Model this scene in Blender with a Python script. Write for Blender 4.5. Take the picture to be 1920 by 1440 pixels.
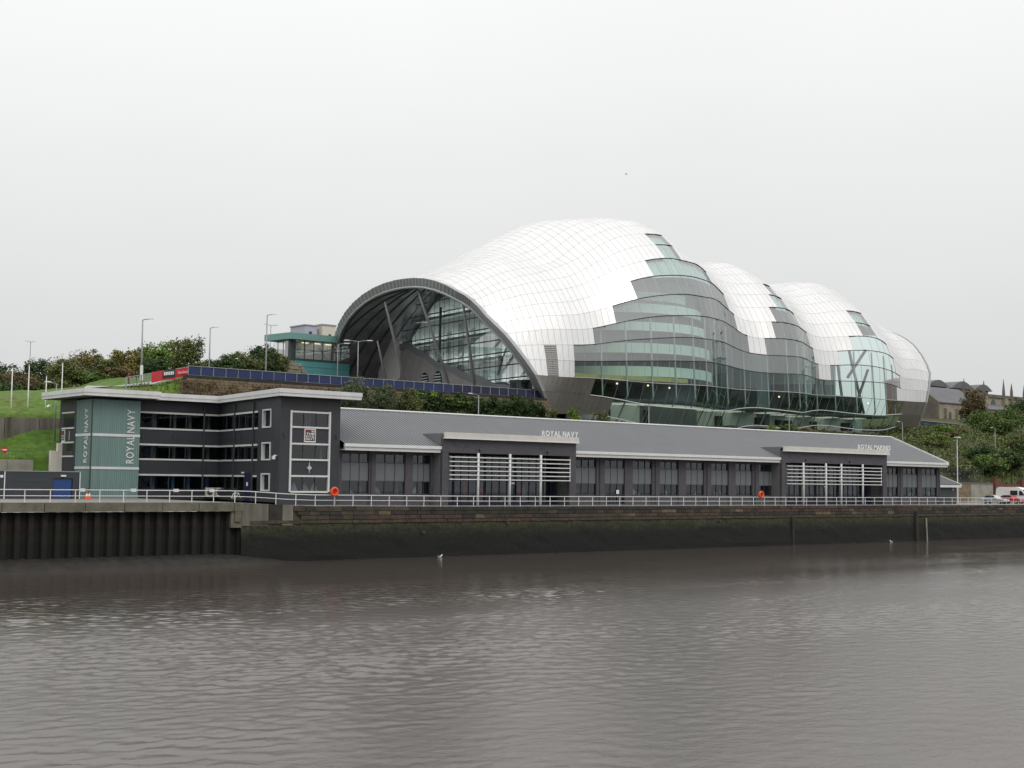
import bpy, bmesh, math, random
import numpy as np
from mathutils import Vector, Matrix, noise
R = math.radians
sc = bpy.context.scene
for o in list(bpy.data.objects): bpy.data.objects.remove(o)

# ------------------------------------------------------------------ camera
# world: x runs along the quay to the right, y away from the river, z up (quay top = 0), metres
CAM = Vector((0.0, -113.6, 2.85)); FPX = 2500.0; YAW = math.atan2(3020, FPX); PIT = math.atan(181 / FPX); ROLL = 0.013
fh = Vector((math.cos(YAW), math.sin(YAW), 0)); r0 = Vector((math.sin(YAW), -math.cos(YAW), 0)); Zv = Vector((0, 0, 1))
fwd = fh * math.cos(PIT) + Zv * math.sin(PIT); u0 = -fh * math.sin(PIT) + Zv * math.cos(PIT)
crt = r0 * math.cos(ROLL) + u0 * math.sin(ROLL); cup = u0 * math.cos(ROLL) - r0 * math.sin(ROLL)
cd = bpy.data.cameras.new('camera'); cam = bpy.data.objects.new('camera', cd); sc.collection.objects.link(cam)
cam.matrix_world = Matrix(((crt.x, cup.x, -fwd.x, CAM.x), (crt.y, cup.y, -fwd.y, CAM.y), (crt.z, cup.z, -fwd.z, CAM.z), (0, 0, 0, 1)))
cd.sensor_width = 36.0; cd.lens = FPX / 1920 * 36.0; cd.clip_start = 0.5; cd.clip_end = 5000
sc.camera = cam

# ------------------------------------------------------------------ overcast sky, soft sun, exposure
SUN_EL, SUN_AZ = R(48), R(200)
w = bpy.data.worlds.new('World'); sc.world = w; w.use_nodes = True
nt = w.node_tree; nt.nodes.clear(); N = nt.nodes.new; L = nt.links.new
out = N('ShaderNodeOutputWorld'); bg = N('ShaderNodeBackground'); bg.inputs['Strength'].default_value = 0.1
sky = N('ShaderNodeTexSky'); sky.sky_type = 'NISHITA'; sky.sun_disc = False
sky.sun_elevation = SUN_EL; sky.sun_rotation = SUN_AZ; sky.dust_density = 6; sky.air_density = 1.5
tc = N('ShaderNodeTexCoord'); sep = N('ShaderNodeSeparateXYZ'); L(tc.outputs['Generated'], sep.inputs[0])
ramp = N('ShaderNodeValToRGB'); L(sep.outputs['Z'], ramp.inputs[0])
ramp.color_ramp.interpolation = 'B_SPLINE'
el = ramp.color_ramp.elements
el[0].position = 0.0; el[0].color = (.405, .412, .420, 1)
el[1].position = 1.0; el[1].color = (1.0, 1.0, 1.0, 1)
for p, c in ((.06, (.435, .44, .445, 1)), (.16, (.505, .507, .507, 1)), (.30, (.585, .585, .583, 1)), (.55, (.74, .74, .74, 1))):
    e = el.new(p); e.color = c
sc10 = N('ShaderNodeVectorMath'); sc10.operation = 'SCALE'; sc10.inputs['Scale'].default_value = 16.0
nz = N('ShaderNodeTexNoise'); nz.inputs['Scale'].default_value = 2.2; nz.inputs['Detail'].default_value = 5; L(tc.outputs['Generated'], nz.inputs['Vector'])
mr = N('ShaderNodeMapRange'); mr.inputs['From Min'].default_value = .3; mr.inputs['From Max'].default_value = .7; mr.inputs['To Min'].default_value = .972; mr.inputs['To Max'].default_value = 1.028
L(nz.outputs['Fac'], mr.inputs['Value'])
mulc = N('ShaderNodeVectorMath'); mulc.operation = 'SCALE'; L(ramp.outputs['Color'], sc10.inputs[0]); L(sc10.outputs[0], mulc.inputs[0]); L(mr.outputs[0], mulc.inputs['Scale'])
mixw = N('ShaderNodeMix'); mixw.data_type = 'RGBA'; mixw.inputs[0].default_value = 0.05
L(mulc.outputs[0], mixw.inputs['A']); L(sky.outputs['Color'], mixw.inputs['B'])
L(mixw.outputs['Result'], bg.inputs['Color']); L(bg.outputs[0], out.inputs['Surface'])
sl = bpy.data.lights.new('sun', 'SUN'); sl.energy = 0.7; sl.angle = R(30); sl.color = (1, .97, .93)
so = bpy.data.objects.new('sun', sl); sc.collection.objects.link(so)
sdir = Vector((math.cos(SUN_EL) * math.cos(R(-105)), math.cos(SUN_EL) * math.sin(R(-105)), math.sin(SUN_EL)))
so.rotation_euler = sdir.to_track_quat('Z', 'Y').to_euler()
sc.view_settings.view_transform = 'Standard'; sc.view_settings.look = 'None'; sc.view_settings.exposure = 0; sc.view_settings.gamma = 1
sc.cycles.max_bounces = 8; sc.cycles.transparent_max_bounces = 16; sc.cycles.caustics_reflective = False; sc.cycles.caustics_refractive = False

# ------------------------------------------------------------------ helpers
C = sc.collection
rnd = random.Random(7)
MATS = {}
def mat(name, col, rough=.7, metal=0., var=0., vscale=1.0, bump=0., bscale=8., col2=None, spec=.5, stretch=None, detail=6):
    m = bpy.data.materials.new(name); m.use_nodes = True; MATS[name] = m
    t = m.node_tree; b = t.nodes['Principled BSDF']
    b.inputs['Base Color'].default_value = (*col, 1); b.inputs['Roughness'].default_value = rough; b.inputs['Metallic'].default_value = metal
    b.inputs['Specular IOR Level'].default_value = spec
    if var or col2 or bump:
        g = t.nodes.new('ShaderNodeNewGeometry'); vec = g.outputs['Position']
        if stretch:
            mp = t.nodes.new('ShaderNodeMapping'); mp.inputs['Scale'].default_value = stretch; t.links.new(vec, mp.inputs['Vector']); vec = mp.outputs['Vector']
    if var or col2:
        n = t.nodes.new('ShaderNodeTexNoise'); n.inputs['Scale'].default_value = vscale; n.inputs['Detail'].default_value = detail; n.inputs['Roughness'].default_value = .62
        t.links.new(vec, n.inputs['Vector'])
        r_ = t.nodes.new('ShaderNodeMapRange'); r_.inputs['From Min'].default_value = .32; r_.inputs['From Max'].default_value = .68; t.links.new(n.outputs['Fac'], r_.inputs['Value'])
        mx = t.nodes.new('ShaderNodeMix'); mx.data_type = 'RGBA'; t.links.new(r_.outputs[0], mx.inputs[0])
        a = col; c2 = col2 if col2 else tuple(min(1, x * (1 + var)) for x in col)
        if not col2: a = tuple(x * (1 - var) for x in col)
        mx.inputs['A'].default_value = (*a, 1); mx.inputs['B'].default_value = (*c2, 1)
        t.links.new(mx.outputs['Result'], b.inputs['Base Color'])
    if bump:
        n2 = t.nodes.new('ShaderNodeTexNoise'); n2.inputs['Scale'].default_value = bscale; n2.inputs['Detail'].default_value = 5; t.links.new(vec, n2.inputs['Vector'])
        bp = t.nodes.new('ShaderNodeBump'); bp.inputs['Strength'].default_value = bump; bp.inputs['Distance'].default_value = .08
        t.links.new(n2.outputs['Fac'], bp.inputs['Height']); t.links.new(bp.outputs[0], b.inputs['Normal'])
    return m
def glassmat(name, tint, refl=.10, rough=.02, dark=None, edge=1.0):
    """window glass: tinted see-through plus Fresnel mirror"""
    m = bpy.data.materials.new(name); m.use_nodes = True; MATS[name] = m
    t = m.node_tree; t.nodes.clear(); o = t.nodes.new('ShaderNodeOutputMaterial')
    tr = t.nodes.new('ShaderNodeBsdfTransparent'); tr.inputs[0].default_value = (*tint, 1)
    gl = t.nodes.new('ShaderNodeBsdfGlossy'); gl.inputs['Roughness'].default_value = rough; gl.inputs['Color'].default_value = (.95, .97, .97, 1)
    lw = t.nodes.new('ShaderNodeFresnel'); lw.inputs['IOR'].default_value = 1.5
    mr_ = t.nodes.new('ShaderNodeMapRange'); mr_.inputs['From Min'].default_value = .04; mr_.inputs['From Max'].default_value = 1; mr_.inputs['To Min'].default_value = refl; mr_.inputs['To Max'].default_value = edge
    t.links.new(lw.outputs[0], mr_.inputs['Value'])
    gg = t.nodes.new('ShaderNodeNewGeometry'); inv = t.nodes.new('ShaderNodeMath'); inv.operation = 'SUBTRACT'; inv.inputs[0].default_value = 1; t.links.new(gg.outputs['Backfacing'], inv.inputs[1])   # only the outer face of a pane mirrors
    mu = t.nodes.new('ShaderNodeMath'); mu.operation = 'MULTIPLY'; t.links.new(mr_.outputs[0], mu.inputs[0]); t.links.new(inv.outputs[0], mu.inputs[1])
    mx = t.nodes.new('ShaderNodeMixShader'); t.links.new(mu.outputs[0], mx.inputs[0]); t.links.new(tr.outputs[0], mx.inputs[1]); t.links.new(gl.outputs[0], mx.inputs[2])
    t.links.new(mx.outputs[0], o.inputs['Surface']); return m

class MB:
    def __init__(s): s.v = []; s.f = []
    def add(s, vs, fs):
        o = len(s.v); s.v += [tuple(p) for p in vs]; s.f += [tuple(i + o for i in f) for f in fs]
    def box(s, x0, x1, y0, y1, z0, z1):
        s.add([(x0, y0, z0), (x1, y0, z0), (x1, y1, z0), (x0, y1, z0), (x0, y0, z1), (x1, y0, z1), (x1, y1, z1), (x0, y1, z1)],
              [(0, 3, 2, 1), (4, 5, 6, 7), (0, 1, 5, 4), (1, 2, 6, 5), (2, 3, 7, 6), (3, 0, 4, 7)]); return s
    def prism(s, poly, d):
        """poly: closed 3-D polygon; d: extrusion vector"""
        n = len(poly); d = Vector(d); a = [Vector(p) for p in poly]
        s.add([*a, *[p + d for p in a]], [tuple(range(n))[::-1], tuple(range(n, 2 * n))] + [(i, (i + 1) % n, (i + 1) % n + n, i + n) for i in range(n)]); return s
    def quad(s, a, b, c, d): s.add([a, b, c, d], [(0, 1, 2, 3)]); return s
    def tube(s, pts, r, n=6, cap=True):
        pts = [Vector(p) for p in pts]; rs = r if isinstance(r, (list, tuple)) else [r] * len(pts); o = len(s.v)
        for i, p in enumerate(pts):
            d = (pts[min(i + 1, len(pts) - 1)] - pts[max(i - 1, 0)]).normalized()
            a = Vector((0, 0, 1)) if abs(d.z) < .9 else Vector((1, 0, 0))
            x = d.cross(a).normalized(); y = d.cross(x)
            for k in range(n):
                q = 2 * math.pi * k / n; s.v.append(tuple(p + x * (rs[i] * math.cos(q)) + y * (rs[i] * math.sin(q))))
        for i in range(len(pts) - 1):
            for k in range(n):
                s.f.append((o + i * n + k, o + i * n + (k + 1) % n, o + (i + 1) * n + (k + 1) % n, o + (i + 1) * n + k))
        if cap: s.f.append(tuple(o + k for k in range(n))[::-1]); s.f.append(tuple(o + (len(pts) - 1) * n + k for k in range(n)))
        return s
    def build(s, name, m, parent=None, smooth=False, **kw):
        off = Vector(parent['_o']) if parent is not None else Vector((0, 0, 0))
        me = bpy.data.meshes.new(name); me.from_pydata([(x - off.x, y - off.y, z - off.z) for x, y, z in s.v], [], s.f); me.update()
        if m: me.materials.append(MATS[m] if isinstance(m, str) else m)
        if smooth:
            me.polygons.foreach_set('use_smooth', [True] * len(me.polygons))
        o = bpy.data.objects.new(name, me); C.objects.link(o)
        if parent is not None: o.parent = parent; o['_o'] = tuple(off)
        return tag(o, **kw)
def tag(o, label=None, cat=None, group=None, kind=None):
    if label: o['label'] = label
    if cat: o['category'] = cat
    if group: o['group'] = group
    if kind: o['kind'] = kind
    return o
def thing(name, label, cat, loc, group=None):
    o = bpy.data.objects.new(name, None); C.objects.link(o); o.location = loc; o['_o'] = tuple(loc); o.empty_display_size = .3
    return tag(o, label, cat, group)
_unit = {}
def boxo(name, m, parent, x0, x1, y0, y1, z0, z1, **kw):
    """one box-shaped part that shares its mesh with all the others of its material"""
    if m not in _unit:
        me = bpy.data.meshes.new('box_' + m); b = MB().box(-.5, .5, -.5, .5, -.5, .5); me.from_pydata(b.v, [], b.f); me.materials.append(MATS[m]); _unit[m] = me
    o = bpy.data.objects.new(name, _unit[m]); C.objects.link(o); off = Vector(parent['_o']) if parent is not None else Vector((0, 0, 0))
    o.location = Vector(((x0 + x1) / 2, (y0 + y1) / 2, (z0 + z1) / 2)) - off; o.scale = (abs(x1 - x0), abs(y1 - y0), abs(z1 - z0))
    if parent is not None: o.parent = parent
    return tag(o, **kw)
_letters = {}
def letters(text, m, parent, origin, right, up, cap, depth=.06, gap=.16, name='letter', total=None, bold=0.0):
    """raised letters, each its own part. origin: lower left of the first; right/up: unit vectors; cap: capital height"""
    right = Vector(right); up = Vector(up); nrm = right.cross(up); pos = 0.; items = []
    for ch in text:
        if ch == ' ': pos += cap * .42; continue
        key = (ch, bold)
        if key not in _letters:
            cu = bpy.data.curves.new('t', 'FONT'); cu.body = ch; cu.size = 1.0; cu.extrude = .5; cu.offset = bold; cu.resolution_u = 3
            ob = bpy.data.objects.new('t', cu); C.objects.link(ob); bpy.context.view_layer.update()
            me = bpy.data.meshes.new_from_object(ob.evaluated_get(bpy.context.evaluated_depsgraph_get())); bpy.data.objects.remove(ob); bpy.data.curves.remove(cu)
            xs = [v.co.x for v in me.vertices]; ys = [v.co.y for v in me.vertices]
            _letters[key] = ([tuple(v.co) for v in me.vertices], [tuple(p.vertices) for p in me.polygons], min(xs), max(xs), min(ys), max(ys)); bpy.data.meshes.remove(me)
        V, F, xa, xb, ya, yb = _letters[key]; k = cap / .70
        items.append((V, F, pos, xa, k)); pos += (xb - xa) * k + gap * cap
    sx = (total / (pos - gap * cap)) if total else 1.0
    for V, F, p, xa, k in items:
        b = MB(); b.v = [tuple(Vector(origin) + right * ((p + (x - xa) * k) * sx) + up * (y * k) + nrm * (z * depth)) for x, y, z in V]; b.f = F
        b.build(name, m, parent)
    return (pos - gap * cap) * sx
def smooth01(x): x = min(1, max(0, x)); return x * x * (3 - 2 * x)
# ------------------------------------------------------------------ materials
m_ = mat('steel_panel', (.715, .71, .695), .22, .92, var=.03, vscale=.5, bump=.02, bscale=1.5); t_ = m_.node_tree; b_ = t_.nodes['Principled BSDF']
g_ = t_.nodes.new('ShaderNodeNewGeometry'); r_ = t_.nodes.new('ShaderNodeMapRange'); r_.inputs['To Min'].default_value = .14; r_.inputs['To Max'].default_value = .36; t_.links.new(g_.outputs['Random Per Island'], r_.inputs['Value']); t_.links.new(r_.outputs[0], b_.inputs['Roughness'])   # sheets differ a little in finish
r2_ = t_.nodes.new('ShaderNodeMapRange'); r2_.inputs['To Min'].default_value = .955; r2_.inputs['To Max'].default_value = 1.03; t_.links.new(g_.outputs['Random Per Island'], r2_.inputs['Value']); v_ = t_.nodes.new('ShaderNodeVectorMath'); v_.operation = 'SCALE'; lk_ = b_.inputs['Base Color'].links[0]; src_ = lk_.from_socket; t_.links.new(src_, v_.inputs[0]); t_.links.new(r2_.outputs[0], v_.inputs['Scale']); t_.links.new(v_.outputs[0], b_.inputs['Base Color'])
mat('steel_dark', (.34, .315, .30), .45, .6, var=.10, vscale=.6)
mat('shell_joint', (.36, .36, .355), .6, .2)
mat('arch_steel', (.36, .375, .385), .45, .35, var=.08, vscale=1.2)
mat('arch_trim', (.22, .23, .24), .5, .2, var=.25, vscale=3)
mat('soffit', (.20, .20, .21), .6, .1, var=.3, vscale=.35)
mat('strut', (.40, .41, .42), .4, .4)
mat('dark_frame', (.06, .068, .072), .5, .3)
mat('white_line', (.62, .64, .63), .5)
mat('mint_wall', (.80, .85, .83), .6)
mat('grey_wall', (.20, .205, .22), .7)
mat('lightener_grey', (.50, .53, .53), .7)
mat('dry_grass', (.075, .055, .030), .9, col2=(.19, .145, .075), vscale=.8)
mat('foyer_grey', (.42, .44, .45), .7)
mat('dark_floor', (.06, .065, .07), .5, var=.3, vscale=.6)
mat('yellow_wall', (.50, .42, .13), .6)
glassmat('shell_glass', (.86, .95, .925), .25, .015, edge=.95)
glassmat('lower_glass', (.84, .93, .90), .07, .01, edge=.8)
glassmat('entrance_glass', (.90, .93, .92), .30, .02)
glassmat('window_glass', (.70, .74, .78), .085, .01, edge=.6)
mat('concrete_wall', (.30, .29, .28), .8, var=.12, vscale=.5)
mat('pale_render', (.80, .80, .78), .8, var=.05, vscale=.4)
mat('charcoal', (.034, .037, .044), .55, var=.12, vscale=.9)
mat('charcoal_brick', (.075, .070, .080), .75, var=.14, vscale=1.6, bump=.2, bscale=7)
mat('grey_panel', (.135, .145, .155), .5, var=.05, vscale=.8)
mat('white_paint', (.70, .71, .70), .45, var=.06, vscale=1.3)
mat('white_trim', (.64, .645, .64), .5, var=.07, vscale=.8, stretch=(1, 1, .3))
mat('cream_fascia', (.60, .585, .54), .6, var=.08, vscale=.7)
mat('roof_metal', (.055, .058, .064), .6, .1, var=.12, vscale=.35)
mat('roof_rib', (.205, .213, .224), .5, .2, var=.06, vscale=.4)  # ribs pale, sheet dark: light and shade of the ribbing put into colour
mat('roof_grey', (.15, .155, .16), .7, var=.15, vscale=.5)
mat('teal_sheet', (.168, .262, .246), .5, var=.10, vscale=1.0, stretch=(2.5, 2.5, .12))
mat('teal_metal', (.085, .27, .275), .5, var=.07, vscale=.5)
mat('teal_light', (.17, .33, .305), .5, var=.06, vscale=.5)
mat('blue_door', (.012, .05, .19), .5, var=.06, vscale=1)
mat('navy_door', (.008, .012, .05), .5)
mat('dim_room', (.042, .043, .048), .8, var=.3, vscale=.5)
mat('pale_column', (.34, .33, .27), .8, var=.2, vscale=.8)
mat('pale_curtain', (.50, .50, .50), .9, var=.3, vscale=2.0)
mat('blue_curtain', (.22, .36, .50), .9, var=.15, vscale=1.0)
mat('concrete', (.27, .26, .215), .85, var=.22, vscale=.6, bump=.15, bscale=3)
mat('capping', (.095, .088, .060), .9, col2=(.19, .178, .138), vscale=.8, bump=.25, bscale=4)
mat('quay_paving', (.20, .195, .18), .55, var=.2, vscale=.4)
mat('stained_concrete', (.055, .052, .043), .9, col2=(.22, .205, .17), vscale=.8, stretch=(1, 1, .14))
mat('pile_steel', (.0025, .002, .0018), .85, .0, col2=(.008, .0065, .0055), vscale=.8, bump=.4, bscale=3, stretch=(1, 1, .3))
mat('stone_red', (.045, .030, .024), .9, col2=(.10, .058, .043), vscale=.9, bump=.6, bscale=6)
mat('stone_brown', (.040, .034, .025), .9, col2=(.085, .068, .046), vscale=1.1, bump=.6, bscale=6)
mat('stone_black', (.020, .019, .017), .9, col2=(.048, .042, .034), vscale=.7, bump=.6, bscale=6)
mat('stone_pale', (.085, .066, .040), .9, col2=(.16, .128, .08), vscale=.9, bump=.6, bscale=6)
mat('sandstone', (.115, .085, .055), .9, col2=(.25, .185, .115), vscale=1.1, bump=.5, bscale=3)
mat('church_stone', (.22, .20, .15), .9, col2=(.33, .30, .23), vscale=.35, bump=.3, bscale=2)
mat('old_stone', (.10, .09, .075), .9, col2=(.17, .15, .12), vscale=.5)
mat('slate', (.12, .118, .125), .7, var=.15, vscale=.3)
mat('red_brick', (.125, .05, .033), .85, var=.2, vscale=1)
mat('hoarding_blue', (.008, .020, .085), .5, col2=(.017, .034, .115), vscale=.25)
mat('hoarding_dark', (.010, .012, .045), .5, var=.2, vscale=.5)
mat('fence_steel', (.33, .34, .35), .5, .3)
mat('banner_red', (.52, .03, .045), .6, var=.08, vscale=2)
mat('banner_black', (.03, .03, .035), .6)
mat('lamp_grey', (.30, .31, .32), .5, .3)
mat('lamp_white', (.75, .76, .76), .4)
mat('buoy_orange', (.80, .09, .022), .5)
mat('bark', (.075, .06, .045), .9, var=.3, vscale=4)
mat('birch_bark', (.42, .41, .37), .85, col2=(.16, .15, .13), vscale=3)
for nm, a, b_ in (('leaf_dark', (.018, .034, .012), (.045, .075, .022)), ('leaf_green', (.035, .062, .016), (.085, .125, .030)), ('leaf_olive', (.046, .060, .020), (.110, .120, .040)),
                  ('leaf_autumn', (.058, .062, .019), (.145, .122, .034)), ('leaf_rust', (.058, .052, .022), (.115, .084, .038)), ('leaf_grey', (.038, .055, .027), (.083, .098, .05)), ('leaf_bright', (.055, .11, .018), (.13, .19, .03))):
    mat(nm, tuple(x * 1.45 for x in a), .6, col2=tuple(x * 1.7 for x in b_), vscale=.55, spec=.3)
mat('car_silver', (.50, .53, .55), .3, .5); mat('car_red', (.42, .015, .025), .3); mat('van_white', (.78, .79, .77), .35)
mat('car_glass', (.03, .045, .05), .08); mat('tyre', (.02, .02, .02), .8); mat('rim', (.4, .4, .42), .4, .6)
mat('tail_red', (.5, .02, .02), .3); mat('headlight', (.8, .82, .82), .15)
mat('skin', (.42, .26, .19), .6); mat('jacket_red', (.25, .02, .02), .8); mat('jacket_black', (.018, .018, .022), .8); mat('jacket_white', (.72, .72, .75), .8); mat('trousers', (.06, .06, .07), .8); mat('hair', (.03, .022, .016), .8)
mat('gull_white', (.75, .75, .74), .7); mat('gull_grey', (.32, .33, .35), .7); mat('beak', (.6, .35, .05), .5)
mat('ac_white', (.62, .61, .56), .6); mat('grille', (.05, .05, .05), .6)
mat('sign_red', (.55, .02, .03), .5); mat('sign_white', (.78, .78, .77), .5); mat('emblem_silver', (.55, .56, .56), .4, .4)
mat('lilac_render', (.44, .46, .56), .8); mat('cream_render', (.66, .63, .56), .8); mat('grey_render', (.36, .36, .37), .8); mat('mauve_roof', (.22, .16, .19), .8)
mat('mud', (.011, .010, .008), .6, col2=(.030, .026, .021), vscale=1.2, bump=.6, bscale=3)
mat('asphalt', (.075, .075, .078), .8, var=.15, vscale=.6); mat('path', (.33, .325, .32), .85, var=.1, vscale=.6)
m_ = mat('warm_light', (.9, .8, .55), .5); b_ = m_.node_tree.nodes['Principled BSDF']; b_.inputs['Emission Color'].default_value = (1, .84, .55, 1); b_.inputs['Emission Strength'].default_value = 1.6

m_ = mat('foyer_glow', (.9, .9, .85), .5); b_ = m_.node_tree.nodes['Principled BSDF']; b_.inputs['Emission Color'].default_value = (.95, 1, .97, 1); b_.inputs['Emission Strength'].default_value = 8  # glow for the strips added behind the entrance glazing
m_ = mat('ceiling_light', (.9, .85, .7), .5); b_ = m_.node_tree.nodes['Principled BSDF']; b_.inputs['Emission Color'].default_value = (1, .95, .85, 1); b_.inputs['Emission Strength'].default_value = .4
def graded_wall():
    """river wall: dressed stone above, moss in the splash zone, black weed below the tide line"""
    m = mat('river_wall', (.05, .05, .04), .85, bump=.9, bscale=3.5); t = m.node_tree; b = t.nodes['Principled BSDF']
    g = t.nodes.new('ShaderNodeNewGeometry'); sp = t.nodes.new('ShaderNodeSeparateXYZ'); t.links.new(g.outputs['Position'], sp.inputs[0])
    n = t.nodes.new('ShaderNodeTexNoise'); n.inputs['Scale'].default_value = .35; n.inputs['Detail'].default_value = 6; n.inputs['Roughness'].default_value = .7; t.links.new(g.outputs['Position'], n.inputs['Vector'])
    ad = t.nodes.new('ShaderNodeMath'); ad.operation = 'MULTIPLY_ADD'; ad.inputs[1].default_value = 1.7; t.links.new(n.outputs['Fac'], ad.inputs[0]); t.links.new(sp.outputs['Z'], ad.inputs[2])
    r_ = t.nodes.new('ShaderNodeMapRange'); r_.inputs['From Min'].default_value = -4.6; r_.inputs['From Max'].default_value = .9; t.links.new(ad.outputs[0], r_.inputs['Value'])
    cr = t.nodes.new('ShaderNodeValToRGB'); t.links.new(r_.outputs[0], cr.inputs[0]); e = cr.color_ramp.elements
    e[0].position = .0; e[0].color = (.003, .003, .0027, 1); e[1].position = 1; e[1].color = (.042, .035, .025, 1)
    for p, c in ((.34, (.003, .0034, .0026, 1)), (.46, (.005, .0062, .0034, 1)), (.56, (.016, .020, .008, 1)), (.67, (.036, .036, .016, 1)), (.78, (.062, .050, .027, 1))):
        q = e.new(p); q.color = c
    n2 = t.nodes.new('ShaderNodeTexNoise'); n2.inputs['Scale'].default_value = 2.6; n2.inputs['Detail'].default_value = 8; t.links.new(g.outputs['Position'], n2.inputs['Vector'])
    r2 = t.nodes.new('ShaderNodeMapRange'); r2.inputs['From Min'].default_value = .3; r2.inputs['From Max'].default_value = .7; r2.inputs['To Min'].default_value = .5; r2.inputs['To Max'].default_value = 1.5; t.links.new(n2.outputs['Fac'], r2.inputs['Value'])
    ml = t.nodes.new('ShaderNodeVectorMath'); ml.operation = 'SCALE'; t.links.new(cr.outputs['Color'], ml.inputs[0]); t.links.new(r2.outputs[0], ml.inputs['Scale']); t.links.new(ml.outputs[0], b.inputs['Base Color'])
graded_wall()
def graded_piles():
    m = MATS['pile_steel']; t = m.node_tree; b = t.nodes['Principled BSDF']; g = t.nodes.new('ShaderNodeNewGeometry'); sp = t.nodes.new('ShaderNodeSeparateXYZ'); t.links.new(g.outputs['Position'], sp.inputs[0])
    n = t.nodes.new('ShaderNodeTexNoise'); n.inputs['Scale'].default_value = 1.1; n.inputs['Detail'].default_value = 7; n.inputs['Roughness'].default_value = .7; t.links.new(g.outputs['Position'], n.inputs['Vector'])
    ad = t.nodes.new('ShaderNodeMath'); ad.operation = 'MULTIPLY_ADD'; ad.inputs[1].default_value = 2.4; t.links.new(n.outputs['Fac'], ad.inputs[0]); t.links.new(sp.outputs['Z'], ad.inputs[2])
    r_ = t.nodes.new('ShaderNodeMapRange'); r_.inputs['From Min'].default_value = -4; r_.inputs['From Max'].default_value = 1.2; t.links.new(ad.outputs[0], r_.inputs['Value'])
    cr = t.nodes.new('ShaderNodeValToRGB'); t.links.new(r_.outputs[0], cr.inputs[0]); e = cr.color_ramp.elements; e[0].position = 0; e[0].color = (.004, .005, .003, 1); e[1].position = 1; e[1].color = (.012, .009, .008, 1)
    for p, c in ((.35, (.004, .0045, .003, 1)), (.5, (.008, .009, .004, 1)), (.62, (.006, .005, .004, 1)), (.72, (.017, .010, .007, 1)), (.82, (.007, .006, .0055, 1))): q = e.new(p); q.color = c
    t.links.new(cr.outputs['Color'], b.inputs['Base Color'])
graded_piles()
def grass_mat():
    m = mat('grass', (.05, .1, .02), .9, bump=.6, bscale=2.5, spec=.2); t = m.node_tree; b = t.nodes['Principled BSDF']
    g = t.nodes.new('ShaderNodeNewGeometry')
    n = t.nodes.new('ShaderNodeTexNoise'); n.inputs['Scale'].default_value = .075; n.inputs['Detail'].default_value = 7; n.inputs['Roughness'].default_value = .65; t.links.new(g.outputs['Position'], n.inputs['Vector'])
    cr = t.nodes.new('ShaderNodeValToRGB'); t.links.new(n.outputs['Fac'], cr.inputs[0]); e = cr.color_ramp.elements
    e[0].position = .34; e[0].color = (.068, .135, .022, 1); e[1].position = .68; e[1].color = (.20, .165, .065, 1)
    for p, c in ((.47, (.09, .165, .026, 1)), (.58, (.105, .145, .035, 1))): q = e.new(p); q.color = c
    n2 = t.nodes.new('ShaderNodeTexNoise'); n2.inputs['Scale'].default_value = 1.3; n2.inputs['Detail'].default_value = 8; t.links.new(g.outputs['Position'], n2.inputs['Vector'])
    r2 = t.nodes.new('ShaderNodeMapRange'); r2.inputs['From Min'].default_value = .3; r2.inputs['From Max'].default_value = .7; r2.inputs['To Min'].default_value = .6; r2.inputs['To Max'].default_value = 1.25; t.links.new(n2.outputs['Fac'], r2.inputs['Value'])
    # mown lawn on the hill, rough dull scrubland elsewhere
    sp = t.nodes.new('ShaderNodeSeparateXYZ'); t.links.new(g.outputs['Position'], sp.inputs[0]); mp = t.nodes.new('ShaderNodeMapRange'); mp.inputs['From Min'].default_value = 88; mp.inputs['From Max'].default_value = 104; t.links.new(sp.outputs['X'], mp.inputs['Value'])
    mg = t.nodes.new('ShaderNodeMix'); mg.data_type = 'RGBA'; t.links.new(mp.outputs[0], mg.inputs[0]); t.links.new(cr.outputs['Color'], mg.inputs['A']); mg.inputs['B'].default_value = (.060, .068, .026, 1)
    ml = t.nodes.new('ShaderNodeVectorMath'); ml.operation = 'SCALE'; t.links.new(mg.outputs['Result'], ml.inputs[0]); t.links.new(r2.outputs[0], ml.inputs['Scale']); t.links.new(ml.outputs[0], b.inputs['Base Color'])
grass_mat()
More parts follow.
